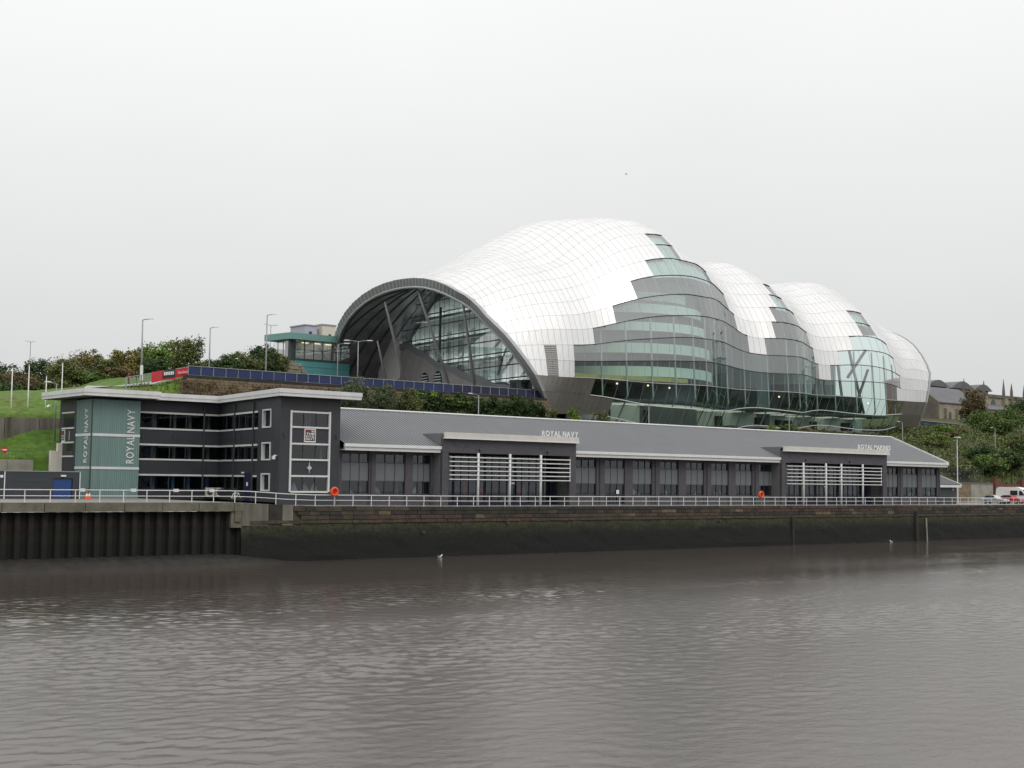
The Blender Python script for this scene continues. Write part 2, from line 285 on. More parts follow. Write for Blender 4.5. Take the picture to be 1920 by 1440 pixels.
def water_mat():
    m = mat('water', (.074, .061, .052), .2); t = m.node_tree; b = t.nodes['Principled BSDF']; b.inputs['IOR'].default_value = 1.36; b.inputs['Specular IOR Level'].default_value = .62
    g = t.nodes.new('ShaderNodeNewGeometry')
    def layer(scale, sx, sy, det, rot=0.):
        mp = t.nodes.new('ShaderNodeMapping'); mp.inputs['Scale'].default_value = (sx, sy, 1); mp.inputs['Rotation'].default_value = (0, 0, rot); t.links.new(g.outputs['Position'], mp.inputs['Vector'])
        n = t.nodes.new('ShaderNodeTexNoise'); n.inputs['Scale'].default_value = scale; n.inputs['Detail'].default_value = det; n.inputs['Roughness'].default_value = .6; t.links.new(mp.outputs[0], n.inputs['Vector']); return n
    # sub-wavelength ripples: calmer in the lee of the quay wall
    sy = t.nodes.new('ShaderNodeSeparateXYZ'); t.links.new(g.outputs['Position'], sy.inputs[0]); ry = t.nodes.new('ShaderNodeMapRange'); ry.interpolation_type = 'SMOOTHSTEP'; ry.inputs['From Min'].default_value = -54; ry.inputs['From Max'].default_value = -30; ry.inputs['To Min'].default_value = .23; ry.inputs['To Max'].default_value = .07; t.links.new(sy.outputs['Y'], ry.inputs['Value']); t.links.new(ry.outputs[0], b.inputs['Roughness'])
    # fine ripples, stronger in patches carried along by the current
    st = layer(.055, .45, 1.2, 4, R(-14)); rs = t.nodes.new('ShaderNodeMapRange'); rs.inputs['From Min'].default_value = .38; rs.inputs['From Max'].default_value = .64; rs.inputs['To Min'].default_value = .25; rs.inputs['To Max'].default_value = 1.0; t.links.new(st.outputs['Fac'], rs.inputs['Value'])
    mid = layer(1.7, .8, 1.25, 3, R(-8)); fin = layer(5.5, .85, 1.15, 3)
    b2 = t.nodes.new('ShaderNodeBump'); b2.inputs['Distance'].default_value = .028; t.links.new(mid.outputs['Fac'], b2.inputs['Height']); t.links.new(rs.outputs[0], b2.inputs['Strength'])
    b3 = t.nodes.new('ShaderNodeBump'); b3.inputs['Distance'].default_value = .020; t.links.new(fin.outputs['Fac'], b3.inputs['Height']); t.links.new(b2.outputs[0], b3.inputs['Normal']); t.links.new(rs.outputs[0], b3.inputs['Strength'])
    t.links.new(b3.outputs[0], b.inputs['Normal'])
water_mat()
# ------------------------------------------------------------------ ground, river, quay
GS = [-150, 30, 48, 55, 62, 72, 78, 90, 110, 132, 139, 150, 165, 180, 190, 205, 225, 245, 275, 330, 450, 900]
GT = [20.5, 24, 25.2, 29.5, 30.3, 35, 43.6, 44.4, 58, 70, 80, 95, 120, 200, 600]
GZ = [[.3,.4,4.5,5,9,9.5,11,11,13,13.5,14,15,16,18,24],[.3,.4,4.5,4.9,9,9.5,11,11,13,13.6,14,15,16,18,24],[.3,.4,4.6,5.3,9.1,9.6,11,11.2,13,13.8,14.3,15.5,17,19,25],
 [.3,.4,5.5,8.6,9.4,9.9,11.6,11.8,13.2,14.2,15,16,18,20,26],[.3,.4,6,8.8,9.5,10.4,12,12.3,13.6,14.5,16,17,19,21,27],[.3,.4,6,8,9,10.8,12.8,14,14.5,16,17.5,18,19.5,21.5,27],
 [.3,.4,6,6.6,8,11,12.8,15.3,15.6,17.6,18.4,18.5,20,22,28],[.3,.4,6,6.2,7.5,11,12.7,15.4,15.9,18.7,19,19.4,21,23,30],[.3,.4,6,6.2,7.5,10.8,12.7,15.4,15.7,17,18.5,21,22,26,32],
 [.3,.4,6,6.2,7.5,10.8,12.5,15.4,15.6,15.8,16,20,22,28,34],[.3,.4,6,6.2,7.3,10.8,12.2,12.8,15.2,15.6,16,18,22,28,34],[.3,.4,6,6.2,7.2,10.8,12.6,12.6,14,15,16,17,20,28,34],
 [.3,.4,6,6.2,7,9,9.8,9.8,12,14,16,17,20,28,34],[.3,.4,6,6.2,7,9.5,10.4,10.4,12,14,16,17,20,28,34],[.3,.4,6,6.2,7.2,10.5,12,12,12.5,14,16,17,20,28,34],
 [3.2,4,5,7.6,8,10.8,12.6,12.6,13,14,16,18,20,28,34],[3.2,4.5,5,7.3,7.8,10.8,12.8,13,13.5,14.5,16,18,20,28,34],[3.2,4.3,4.8,7,7.6,10.5,14.2,14.4,15,16,18,20,22,30,36],
 [3.2,4.2,4.6,6.5,7,9.5,13,13.3,16.2,17.5,19,20.5,22,30,36],[3.2,4,4.4,6,6.5,9,12.5,12.8,16.5,18.5,19.5,21.5,23,30,36],[3.2,4,4.4,6,6.5,9,12.5,12.8,17,19,20.5,22.5,25,29,36],[3.2,4,4.4,6,6.5,9,12.5,12.8,17,19,20.5,22.5,25,29,36]]
GS = np.array(GS, float); GT0 = np.array(GT, float)
GT = np.array([20.5, 24, 25.2, 29.5, 30.3, 31.0, 31.6, 36.6, 37.4, 43.6, 44.4, 58, 70, 80, 95, 120, 200, 600], float)
LEFT = {-150: (4.6, 5.2, 9.25), 30: (4.6, 5.2, 9.25), 48: (4.6, 5.25, 9.25), 55: (4.7, 7.5, 9.6), 62: (5.4, 8.8, 10.0)}
GZ2 = []
for sv, row in zip(GS, GZ):
    q = list(np.interp(GT, GT0, row))
    if sv in LEFT: q[2:6] = [.4, .4, .4, .4]; q[6], q[7], q[8] = LEFT[sv]
    if sv < 100:      # hill crest near t = 70, falling away behind it
        cr = float(np.interp(sv, [30, 48, 55, 62, 72, 78, 84, 90], [12.6, 13.0, 13.4, 13.95, 15.0, 16.9, 18.6, 19.0])); q[12:16] = [cr, cr - .5, cr - 1.2, cr - 2.2]
    if 145 < sv < 240: q[11] = 9.5; q[12] = 9.5
    if sv < 196: q[0] = q[1] = -.6
    if sv < 75: q[2:6] = [-.6] * 4
    GZ2.append(q)
GZ = np.array(GZ2)
def hz(s, t):
    i = int(np.clip(np.searchsorted(GS, s) - 1, 0, len(GS) - 2)); j = int(np.clip(np.searchsorted(GT, t) - 1, 0, len(GT) - 2))
    a = min(1, max(0, (s - GS[i]) / (GS[i + 1] - GS[i]))); b = min(1, max(0, (t - GT[j]) / (GT[j + 1] - GT[j])))
    if GT[j + 1] - GT[j] > 2: a = a * a * (3 - 2 * a)
    z = (GZ[i, j] * (1 - a) + GZ[i + 1, j] * a) * (1 - b) + (GZ[i, j + 1] * (1 - a) + GZ[i + 1, j + 1] * a) * b
    k = smooth01((t - 38) / 6)
    return float(z + k * (.30 * noise.noise(Vector((s * .12, t * .12, 1))) + .16 * noise.noise(Vector((s * .4, t * .4, 5)))))
ss = np.concatenate([np.linspace(-150, 30, 19), np.arange(32, 345, 1.6), np.linspace(350, 900, 30)])
tt = np.concatenate([[20.5, 22, 24, 25.2, 27, 28.5, 29.5, 30.3, 31.0, 31.6, 33, 34.3, 35.5, 36.6, 37.4], np.arange(38.6, 43.6, 1.2), [43.6, 44.4], np.arange(46, 122, 1.8), np.linspace(125, 600, 30)])
g = MB(); n = len(tt)
for s in ss:
    for t in tt: g.v.append((s, t, hz(s, t)))
for i in range(len(ss) - 1):
    for j in range(n - 1): g.f.append((i * n + j, (i + 1) * n + j, (i + 1) * n + j + 1, i * n + j + 1))
g.build('hillside', 'grass', smooth=True, kind='structure')
def qz(s): return .46 if s < 60 else (.46 - .36 * smooth01((s - 60) / 9) if s < 69 else .10 - .08 * smooth01((s - 69) / 20))
q = MB()
qs = np.concatenate([np.linspace(-150, 58, 12), np.arange(60, 92, 2), np.linspace(95, 900, 12)])
for s in qs:
    for t in (-.02, 25.5): q.v.append((s, t, qz(s) - .02))
for i in range(len(qs) - 1): q.f.append((2 * i, 2 * i + 2, 2 * i + 3, 2 * i + 1))
q.build('quay_paving', 'quay_paving', kind='structure')
MB().quad((-150, 25.5, .44), (75.6, 25.5, .44), (75.6, 31, .44), (-150, 31, .44)).build('yard_paving', 'quay_paving', kind='structure')
# river surface: real wavelets where the picture can see them, a flat sheet beyond
WX0, WX1, WY0, WY1, WST = -6.0, 226.0, -96.0, 1.6, .19
gx = np.arange(WX0, WX1, WST); gy = np.arange(WY0, WY1, WST); XX, YY = np.meshgrid(gx, gy, indexing='ij')
rw = np.random.RandomState(4); ZZ = np.zeros_like(XX)
def lowf(sx, sy, seed, rot):
    r_ = np.random.RandomState(seed); z = np.zeros_like(XX); c_, s_ = math.cos(rot), math.sin(rot)
    for _ in range(10):
        a, b_ = r_.normal(0, 1, 2); z += np.sin((XX * c_ + YY * s_) * a / sx + (-XX * s_ + YY * c_) * b_ / sy + r_.uniform(0, 6.28))
    return z / math.sqrt(7)
patch = np.clip(.72 + .42 * lowf(24, 7, 2, R(8)) + .30 * lowf(7, 2.6, 3, R(8)), .30, 2.0) * (.24 + .76 * np.clip((-YY - 34 + 5 * lowf(30, 12, 7, 0)) / 18, 0, 1))     # sheltered below the quay
for i in range(64):
    lam = .46 * (1.9 / .46) ** (rw.uniform(0, 1) ** 1.3); th = rw.normal(R(62), R(55)); kk_ = 2 * math.pi / lam
    amp = .0034 * lam * min(1., .75 / lam)
    ZZ += amp * np.sin(kk_ * (XX * math.cos(th) + YY * math.sin(th)) + rw.uniform(0, 6.28)) * patch
edge = np.clip(np.minimum(np.minimum(XX - WX0, WX1 - XX), YY - WY0) / 6, 0, 1); ZZ = -5.2 + ZZ * (.2 + .8 * edge)
def gridmesh(name, X_, Y_, Z_, m, **kw):
    nx, ny = X_.shape; me = bpy.data.meshes.new(name); me.vertices.add(nx * ny); me.vertices.foreach_set('co', np.stack([X_, Y_, Z_], -1).astype(np.float32).ravel())
    idx = np.arange(nx * ny).reshape(nx, ny); q_ = np.stack([idx[:-1, :-1], idx[1:, :-1], idx[1:, 1:], idx[:-1, 1:]], -1).reshape(-1, 4)
    fx, fy = X_[:-1, :-1].ravel(), Y_[:-1, :-1].ravel(); q_ = q_[(fx > .336 * (fy + 113.6) - 12) & (fx < 1.775 * (fy + 113.6) + 22)]; nf = len(q_)
    me.loops.add(nf * 4); me.loops.foreach_set('vertex_index', q_.ravel().astype(np.int32)); me.polygons.add(nf); me.polygons.foreach_set('loop_start', np.arange(0, nf * 4, 4, dtype=np.int32)); me.polygons.foreach_set('use_smooth', np.ones(nf, dtype=bool))
    me.update(calc_edges=True); me.materials.append(MATS[m]); o = bpy.data.objects.new(name, me); C.objects.link(o); return tag(o, **kw)
gridmesh('river', XX, YY, ZZ, 'water', kind='structure')
MB().quad((-700, -600, -5.4), (1500, -600, -5.4), (1500, 1.6, -5.4), (-700, 1.6, -5.4)).build('river', 'water', kind='structure')
# footpath up the grass hill
pts = [(68.5, 57.5), (71.5, 55.2), (75, 52.2), (79, 49.4), (84, 48.4), (95, 48), (140, 48)]
p = MB()
for i, (s, t) in enumerate(pts):
    a = Vector(pts[max(0, i - 1)]); b = Vector(pts[min(len(pts) - 1, i + 1)]); d = (b - a).normalized(); nn = Vector((-d.y, d.x))
    for e in (-1.3, 1.3): x = s + nn.x * e; y = t + nn.y * e; p.v.append((x, y, hz(x, y) + .16))
for i in range(len(pts) - 1): p.f.append((2 * i, 2 * i + 2, 2 * i + 3, 2 * i + 1))
p.build('footpath', 'path', kind='structure')
# paved terrace in front of the arch
pz = MB(); ps = list(np.arange(86, 146, 3.0)); pt_ = list(np.arange(49.6, 101, 3.0))
for a in ps:
    for c in pt_: pz.v.append((a, c, hz(a, c) + .12 if a < 120 else max(hz(a, c) + .12, 15.5)))
for i in range(len(ps) - 1):
    for j in range(len(pt_) - 1):
        if ps[i] > 118 or pt_[j] < 60: m0 = i * len(pt_) + j; pz.f.append((m0, m0 + len(pt_), m0 + len(pt_) + 1, m0 + 1))
pz.build('plaza', 'path', kind='structure')
# mud bank at the foot of the piling
mb = MB(); ms = np.arange(20, 100, .8)
for s in ms:
    k = 1 - smooth01((s - 58) / 14)
    wv = .6 * noise.noise(Vector((s * .5, 0, 0)))
    for t, z in ((.6, -4.30), (-.5, -4.45 - .1 * wv), (-1.3 - .3 * wv, -4.75), (-2.4 - .7 * wv, -5.4)): mb.v.append((s, t, -5.6 + (z + 5.6) * k if t < .5 or k < 1 else z))
for i in range(len(ms) - 1):
    for j in range(3): mb.f.append((4 * i + j, 4 * i + j + 1, 4 * i + 4 + j + 1, 4 * i + 4 + j))
mb.build('mud_bank', 'mud', smooth=True, kind='structure')

# --- sheet piled wall with concrete capping (left)
W = thing('sheet_pile_wall', 'dark steel sheet pile river wall under a pale concrete capping beam', 'river wall', (50, 0, -5.4))
per = 1.16; s = 14.0; pile = None
while s < 60.4:
    b = MB(); prof = [(0, .55), (.30, .55), (.42, .12), (.86, .12), (.98, .55), (per, .55)]
    for (x0, y0), (x1, y1) in zip(prof, prof[1:]): b.quad((s + x0, y0, -5.6), (s + x1, y1, -5.6), (s + x1, y1, -.38), (s + x0, y0, -.38))
    b.build('sheet_pile', 'pile_steel', W); s += per
boxo('capping_block', 'capping', W, 60.12, 61.05, -.44, .9, -.36, .40)
for i in range(13):
    a = 13.5 + i * 3.585; boxo('capping_block', 'capping', W, a + .03, a + 3.555, -.42, .9, -.36 + .02 * (i % 2), .455)
boxo('corner_pier', 'capping', W, 59.9, 61.0, -.25, .6, -1.9, -.38); boxo('corner_pier', 'capping', W, 60.25, 60.85, -.42, .55, -1.35, -.37)
# --- stone wall (right)
W = thing('stone_quay_wall', 'old stone quay wall with mossy band and black weed below', 'river wall', (130, 0, -5.4))
b = MB(); wss = np.arange(61, 330, 1.5)
zl = [-.02, -.5, -1.0, -1.45, -1.9, -2.5, -3.2, -4.0, -4.7, -5.6]
for x in wss:
    for k, z in enumerate(zl): b.v.append((x, .10 - .05 * k + .10 * noise.noise(Vector((x * .35, z, 3))) * (k > 3), z))
m = len(zl)
for i in range(len(wss) - 1):
    for k in range(m - 1): b.f.append((i * m + k, i * m + k + 1, (i + 1) * m + k + 1, (i + 1) * m + k))
b.build('wall_face', 'river_wall', W)
boxo('rendered_patch', 'stained_concrete', W, 61.1, 63.9, -.10, .3, -1.75, .30); boxo('rendered_patch', 'stone_black', W, 64.0, 65.4, -.06, .3, -1.9, .26); boxo('rendered_patch', 'stained_concrete', W, 65.45, 66.6, -.12, .3, -1.75, .22)
rn = random.Random(3); cnt = 0
rows = ((-.02, -.40), (-.43, -.80), (-.83, -1.24))
for ri, (za, zb) in enumerate(rows):
    x = 66.7 + ri * .4
    while x < 214 and cnt < 300:
        wd = rn.uniform(1.05, 1.95); dz = qz(x) if ri == 0 else 0
        zone = noise.noise(Vector((x * .06, ri * 1.7, 2)))
        mm = ('stone_black' if ri == 0 and 80 < x < 128 else 'stone_red' if zone > .05 else 'stone_brown' if zone > -.25 else 'stone_black')
        if ri > 0 and rn.random() < .09: mm = 'stone_pale'
        if rn.random() < .25: mm = 'stone_black'
        o = boxo('stone', mm, W, x, x + wd - .05, -.10 - rn.uniform(0, .07) - .03 * ri, .25, zb + .02, za + dz - .0); o.rotation_euler = (0, R(rn.uniform(-.4, .4)), R(rn.uniform(-.5, .5))); cnt += 1
        x += wd
b = MB(); x = 62.0   # thin pale string course and loose weed below
for k in range(190):
    wd = rn.uniform(.5, 1.6); b.box(x, x + wd - .04, -.16 - rn.uniform(0, .06), .2, -1.58 + rn.uniform(-.03, .03), -1.28); x += wd
    if x > 214: break
b.build('lower_course', 'stone_brown', W, kind='stuff')
b = MB()
for k in range(0):
    x = rn.uniform(61, 216); z = rn.uniform(-5.3, -2.55) if rn.random() < .85 else rn.uniform(-2.7, -1.9); a = rn.uniform(.12, .34); y = -.40 - rn.uniform(0, .22); t_ = rn.uniform(-.5, .5)
    b.quad((x - a * .5, y, z), (x + a * .5, y - .05, z + t_ * .1), (x + a * .35 + t_ * .1, y + .12, z + a), (x - a * .4 + t_ * .1, y + .12, z + a * .9))
pass
b = MB().tube([(142.6, -.25, -1.4), (142.6, -.35, -5.3)], .22); b.build('timber_fender', 'stone_black', W)
b = MB().tube([(171.0, -.30, -1.0), (171.0, -.45, -5.3)], .32); b.build('timber_fender', 'stone_black', W)
b = MB().tube([(173.6, -.30, -1.9), (173.6, -.45, -5.3)], .13); b.build('drain_pipe', 'concrete', W)
for x, z in ((82.0, -2.6), (93.4, -1.75), (128.0, -1.9)):
    b = MB().tube([(x, -.32, z), (x, -.5, z)], .16, 10); b.build('weep_pipe', 'grille', W)

# --- white railing along the quay
RL = thing('quay_railing', 'long white two-rail metal railing along the quay edge', 'railing', (120, .3, 0))
s = 36.32
while s < 216:
    z = qz(s); MB().tube([(s, .32, z - .02), (s, .32, z + 1.08)], .042).build('post', 'white_paint', RL); s += 2.2
pl = [14, 40, 60, 62, 64, 66, 69, 75, 82, 90, 130, 216]
for h, r_ in ((1.08, .044), (.56, .036)):
    for a, c in zip(pl, pl[1:]): MB().tube([(a, .32, qz(a) + h), (c, .32, qz(c) + h)], r_).build('rail', 'white_paint', RL)
for x in (45.5, 50.2, 54.3, 57.9): boxo('rail_light', 'white_paint', RL, x, x + .46, .22, .42, qz(x) + .95, qz(x) + 1.22)
def buoy(s, lab):
    z = qz(s); B = thing('lifebuoy_station', lab, 'lifebuoy', (s, .2, z), 'orange lifebuoy stations on the railing')
    b = MB()
    R0, r_ = .36, .125
    for i in range(20):
        a = 2 * math.pi * i / 20
        for k in range(8):
            q_ = 2 * math.pi * k / 8; rr = R0 + r_ * math.cos(q_); b.v.append((s + rr * math.cos(a), .02 + r_ * math.sin(q_) * .8, z + 1.42 + rr * math.sin(a)))
    for i in range(20):
        for k in range(8): b.f.append((i * 8 + k, ((i + 1) % 20) * 8 + k, ((i + 1) % 20) * 8 + (k + 1) % 8, i * 8 + (k + 1) % 8))
    b.build('ring', 'buoy_orange', B, smooth=True)
    b = MB(); b.tube([(s, .16, z + 1.42), (s, .22, z + 1.42)], .40, 18); b.build('backboard', 'buoy_orange', B)
    MB().tube([(s + .18, .2, z), (s + .18, .2, z + 1.6)], .035).build('post', 'fence_steel', B)
    boxo('centre_plate', 'sign_red', B, s - .05, s + .05, -.02, .15, z + 1.22, z + 1.5)
buoy(71.35, 'orange lifebuoy on the railing below the dark pavilion corner'); buoy(136.6, 'orange lifebuoy on the railing in front of the long shop windows')
# ------------------------------------------------------------------ concert hall: surveyed cross-sections (cm), one per 3 m along the hall
SAGE=[[4120,1352,4162,1687,4293,1921,4437,2147,4574,2359,4688,2538,4826,2698,4934,2847,4966,2974,5040,3058,5128,3152,5252,3221,5472,3356,5711,3448,5966,3504,6234,3533,6513,3545,6800,3547,7151,3533,7531,3492,7929,3423,8332,3325,8729,3198,9107,3040,9455,2852,9761,2634,10014,2383,10200,2100],
[4120,1352,4162,1687,4293,1921,4437,2147,4574,2359,4688,2538,4826,2698,4934,2847,4966,2974,5040,3058,5128,3152,5252,3221,5472,3356,5711,3448,5966,3506,6234,3536,6513,3548,6800,3550,7152,3537,7533,3495,7931,3426,8334,3327,8731,3200,9110,3042,9459,2854,9766,2635,10018,2383,10205,2100],
[4156,1352,4181,1687,4289,1921,4420,2147,4546,2359,4655,2538,4788,2698,4899,2847,4943,2974,5025,3058,5124,3152,5256,3221,5480,3352,5720,3447,5972,3511,6238,3550,6514,3569,6800,3575,7153,3560,7534,3518,7933,3446,8337,3344,8735,3213,9114,3052,9463,2861,9770,2639,10023,2385,10210,2100],
[4225,1352,4216,1687,4280,1921,4387,2147,4495,2359,4592,2538,4717,2698,4834,2858,4899,3003,4998,3145,5115,3239,5265,3350,5480,3482,5716,3567,5968,3615,6233,3637,6508,3643,6791,3642,7147,3626,7531,3579,7932,3501,8337,3391,8735,3251,9115,3081,9465,2880,9772,2650,10026,2390,10215,2100],
[4293,1352,4252,1687,4272,1921,4354,2147,4443,2372,4529,2575,4646,2776,4768,2960,4855,3119,4971,3279,5107,3376,5273,3499,5486,3622,5717,3700,5963,3743,6221,3761,6489,3765,6764,3764,7126,3746,7515,3691,7920,3600,8328,3477,8729,3321,9111,3133,9463,2916,9772,2671,10028,2398,10220,2100],
[4361,1352,4287,1687,4264,1920,4321,2163,4391,2400,4466,2629,4575,2843,4703,3036,4812,3213,4944,3375,5099,3498,5281,3619,5490,3742,5716,3824,5955,3875,6206,3902,6467,3912,6736,3914,7106,3892,7501,3827,7910,3723,8321,3581,8724,3405,9107,3197,9460,2960,9772,2696,10030,2409,10225,2100],
[4429,1352,4323,1684,4256,1920,4289,2175,4339,2421,4404,2671,4505,2893,4637,3096,4768,3283,4916,3458,5091,3591,5289,3718,5496,3842,5716,3936,5948,4003,6191,4047,6445,4071,6709,4078,7087,4052,7488,3977,7901,3857,8315,3696,8719,3498,9104,3267,9458,3008,9771,2724,10032,2420,10230,2100],
[4497,1354,4358,1683,4248,1926,4256,2186,4287,2439,4341,2691,4434,2923,4572,3139,4725,3342,4889,3530,5083,3668,5297,3791,5505,3916,5719,4026,5943,4118,6176,4189,6422,4233,6682,4249,7069,4219,7476,4133,7893,3997,8309,3816,8715,3595,9101,3341,9456,3059,9770,2754,10033,2433,10235,2100],
[4520,1371,4370,1685,4245,1936,4245,2199,4270,2460,4320,2713,4410,2960,4550,3187,4710,3407,4880,3592,5080,3760,5300,3860,5506,3994,5715,4124,5930,4243,6156,4340,6396,4405,6655,4428,7051,4394,7465,4297,7886,4144,8304,3941,8712,3697,9098,3418,9453,3112,9769,2785,10034,2446,10240,2100],
[4499,1377,4347,1679,4222,1942,4222,2217,4246,2496,4297,2761,4388,3032,4531,3272,4694,3492,4867,3682,5070,3879,5292,3981,5493,4125,5696,4268,5907,4400,6130,4507,6368,4580,6627,4606,7033,4568,7453,4460,7879,4290,8300,4066,8708,3799,9095,3496,9451,3165,9767,2817,10035,2459,10245,2100],
[4439,1363,4283,1653,4157,1935,4158,2235,4180,2549,4233,2839,4327,3125,4477,3393,4648,3621,4831,3837,5042,4033,5268,4187,5461,4335,5663,4472,5876,4590,6102,4683,6343,4743,6600,4765,7015,4724,7442,4605,7871,4420,8295,4178,8705,3890,9092,3565,9449,3214,9766,2846,10036,2471,10250,2100],
[4353,1320,4191,1610,4062,1922,4066,2252,4083,2597,4141,2917,4239,3227,4398,3517,4582,3773,4779,4008,5002,4209,5234,4392,5427,4537,5636,4658,5859,4754,6096,4825,6345,4867,6607,4882,7027,4838,7455,4712,7885,4515,8307,4260,8715,3956,9100,3614,9454,3247,9770,2865,10039,2479,10255,2100],
[4257,1255,4089,1565,3958,1910,3964,2268,3977,2631,4039,2984,4141,3317,4312,3634,4508,3906,4721,4155,4958,4374,5196,4547,5395,4685,5612,4789,5844,4864,6090,4912,6347,4939,6613,4946,7036,4900,7466,4770,7895,4568,8317,4304,8723,3992,9106,3642,9459,3266,9774,2876,10044,2483,10260,2100],
[4171,1188,3997,1538,3863,1905,3872,2283,3880,2664,3947,3031,4053,3380,4233,3716,4442,4000,4669,4267,4918,4495,5162,4659,5367,4791,5591,4881,5832,4938,6085,4969,6349,4982,6620,4985,7044,4938,7474,4805,7904,4599,8325,4331,8730,4013,9112,3658,9465,3277,9779,2882,10048,2486,10265,2100],
[4111,1133,3933,1529,3798,1907,3808,2297,3814,2692,3883,3060,3992,3425,4179,3764,4396,4071,4633,4335,4890,4562,5138,4731,5348,4859,5577,4939,5823,4982,6083,4999,6351,5001,6627,4999,7051,4952,7482,4818,7911,4611,8332,4341,8736,4021,9118,3664,9470,3281,9784,2884,10053,2487,10270,2100],
[4090,1091,3910,1526,3775,1913,3785,2311,3790,2705,3860,3082,3970,3452,4160,3794,4380,4111,4620,4378,4880,4599,5130,4775,5341,4898,5574,4968,5823,4998,6085,5002,6356,4994,6633,4988,7057,4941,7487,4808,7916,4601,8337,4333,8742,4015,9124,3659,9475,3277,9789,2882,10058,2486,10275,2100],
[4128,1067,3951,1525,3816,1921,3826,2326,3832,2711,3901,3102,4009,3460,4195,3815,4411,4121,4646,4403,4901,4621,5149,4786,5359,4901,5590,4956,5838,4969,6098,4956,6366,4936,6640,4925,7061,4880,7490,4751,7918,4550,8339,4289,8745,3979,9128,3632,9481,3259,9795,2872,10064,2481,10280,2100],
[4220,1061,4048,1529,3916,1930,3923,2338,3933,2725,3998,3116,4102,3474,4279,3826,4482,4126,4703,4379,4947,4589,5189,4733,5397,4840,5623,4887,5865,4892,6118,4874,6380,4849,6647,4837,7064,4793,7491,4670,7919,4478,8340,4227,8748,3929,9132,3594,9486,3233,9802,2857,10071,2475,10285,2100],
[4335,1076,4171,1539,4041,1938,4046,2346,4062,2741,4121,3125,4221,3498,4384,3828,4573,4125,4776,4303,5004,4493,5239,4624,5442,4726,5662,4774,5897,4782,6142,4768,6395,4748,6653,4738,7066,4696,7491,4580,7919,4397,8341,4158,8750,3874,9136,3552,9492,3205,9808,2840,10077,2469,10290,2100],
[4439,1113,4281,1553,4154,1944,4156,2344,4176,2733,4231,3121,4326,3477,4479,3810,4654,4046,4841,4194,5056,4363,5283,4491,5483,4591,5698,4644,5925,4663,6163,4660,6408,4649,6660,4642,7069,4604,7492,4493,7919,4320,8342,4092,8752,3820,9140,3512,9497,3177,9815,2824,10084,2462,10295,2100],
[4497,1175,4343,1578,4217,1947,4218,2325,4240,2685,4293,3059,4386,3367,4532,3687,4700,3879,4879,4081,5086,4234,5310,4365,5508,4467,5720,4527,5943,4556,6177,4564,6418,4562,6667,4559,7072,4522,7493,4417,7920,4252,8344,4034,8755,3774,9144,3477,9503,3153,9821,2811,10090,2457,10300,2100],
[4486,1260,4331,1626,4204,1947,4206,2293,4227,2624,4281,2943,4374,3240,4523,3496,4693,3741,4875,3990,5085,4141,5310,4280,5509,4384,5721,4449,5945,4482,6180,4495,6423,4495,6673,4494,7076,4458,7496,4357,7922,4199,8346,3989,8758,3737,9149,3450,9508,3135,9827,2800,10096,2452,10305,2100],
[4397,1333,4235,1650,4106,1945,4110,2269,4128,2592,4185,2893,4283,3196,4443,3470,4626,3717,4823,3947,5047,4117,5279,4264,5481,4372,5699,4435,5930,4464,6172,4471,6423,4466,6680,4462,7082,4428,7500,4329,7927,4173,8351,3968,8763,3720,9154,3437,9514,3126,9833,2795,10101,2450,10310,2100],
[4284,1335,4114,1631,3983,1942,3989,2264,4001,2587,4064,2901,4168,3209,4341,3488,4541,3744,4758,3962,4998,4158,5238,4314,5444,4424,5669,4476,5909,4488,6161,4476,6421,4456,6687,4446,7087,4412,7506,4314,7932,4160,8356,3956,8768,3711,9159,3430,9519,3121,9838,2792,10107,2449,10315,2100],
[4218,1306,4043,1613,3909,1941,3918,2272,3926,2591,3993,2907,4099,3216,4281,3507,4491,3769,4720,4000,4970,4202,5215,4355,5426,4461,5656,4503,5901,4502,6158,4477,6423,4447,6693,4433,7094,4399,7511,4302,7937,4149,8361,3947,8773,3703,9165,3424,9524,3117,9843,2790,10112,2448,10320,2100],
[4240,1303,4066,1609,3933,1942,3941,2282,3950,2594,4016,2899,4122,3206,4302,3512,4510,3765,4736,3998,4984,4191,5228,4326,5442,4427,5671,4470,5915,4471,6169,4450,6432,4424,6700,4411,7099,4378,7517,4282,7942,4131,8366,3932,8778,3691,9170,3415,9530,3111,9849,2786,10117,2447,10325,2100],
[4345,1321,4178,1614,4047,1948,4053,2288,4066,2590,4128,2890,4229,3197,4398,3487,4592,3724,4802,3937,5036,4118,5273,4243,5483,4344,5707,4395,5943,4410,6190,4403,6445,4389,6707,4381,7105,4348,7521,4254,7946,4107,8370,3911,8783,3674,9175,3402,9535,3102,9855,2781,10123,2445,10330,2100],
[4474,1344,4315,1636,4187,1957,4190,2283,4209,2576,4265,2873,4361,3169,4515,3428,4692,3661,4882,3847,5100,4020,5328,4143,5530,4248,5746,4312,5974,4343,6212,4353,6459,4352,6713,4349,7110,4317,7526,4226,7951,4081,8375,3889,8788,3656,9180,3389,9541,3093,9860,2776,10128,2443,10335,2100],
[4555,1378,4402,1676,4276,1967,4277,2269,4299,2557,4352,2841,4444,3120,4590,3369,4756,3603,4934,3776,5141,3942,5364,4069,5562,4177,5772,4250,5995,4293,6228,4315,6470,4322,6720,4323,7116,4292,7531,4202,7956,4060,8380,3871,8793,3642,9185,3378,9546,3086,9866,2772,10134,2441,10340,2100],
[4551,1417,4397,1702,4271,1974,4272,2260,4294,2547,4347,2821,4440,3094,4587,3351,4755,3577,4934,3759,5143,3926,5367,4054,5565,4163,5776,4236,5999,4280,6233,4302,6476,4309,6727,4310,7122,4279,7536,4190,7961,4049,8385,3862,8798,3635,9190,3373,9551,3082,9871,2770,10139,2440,10345,2100],
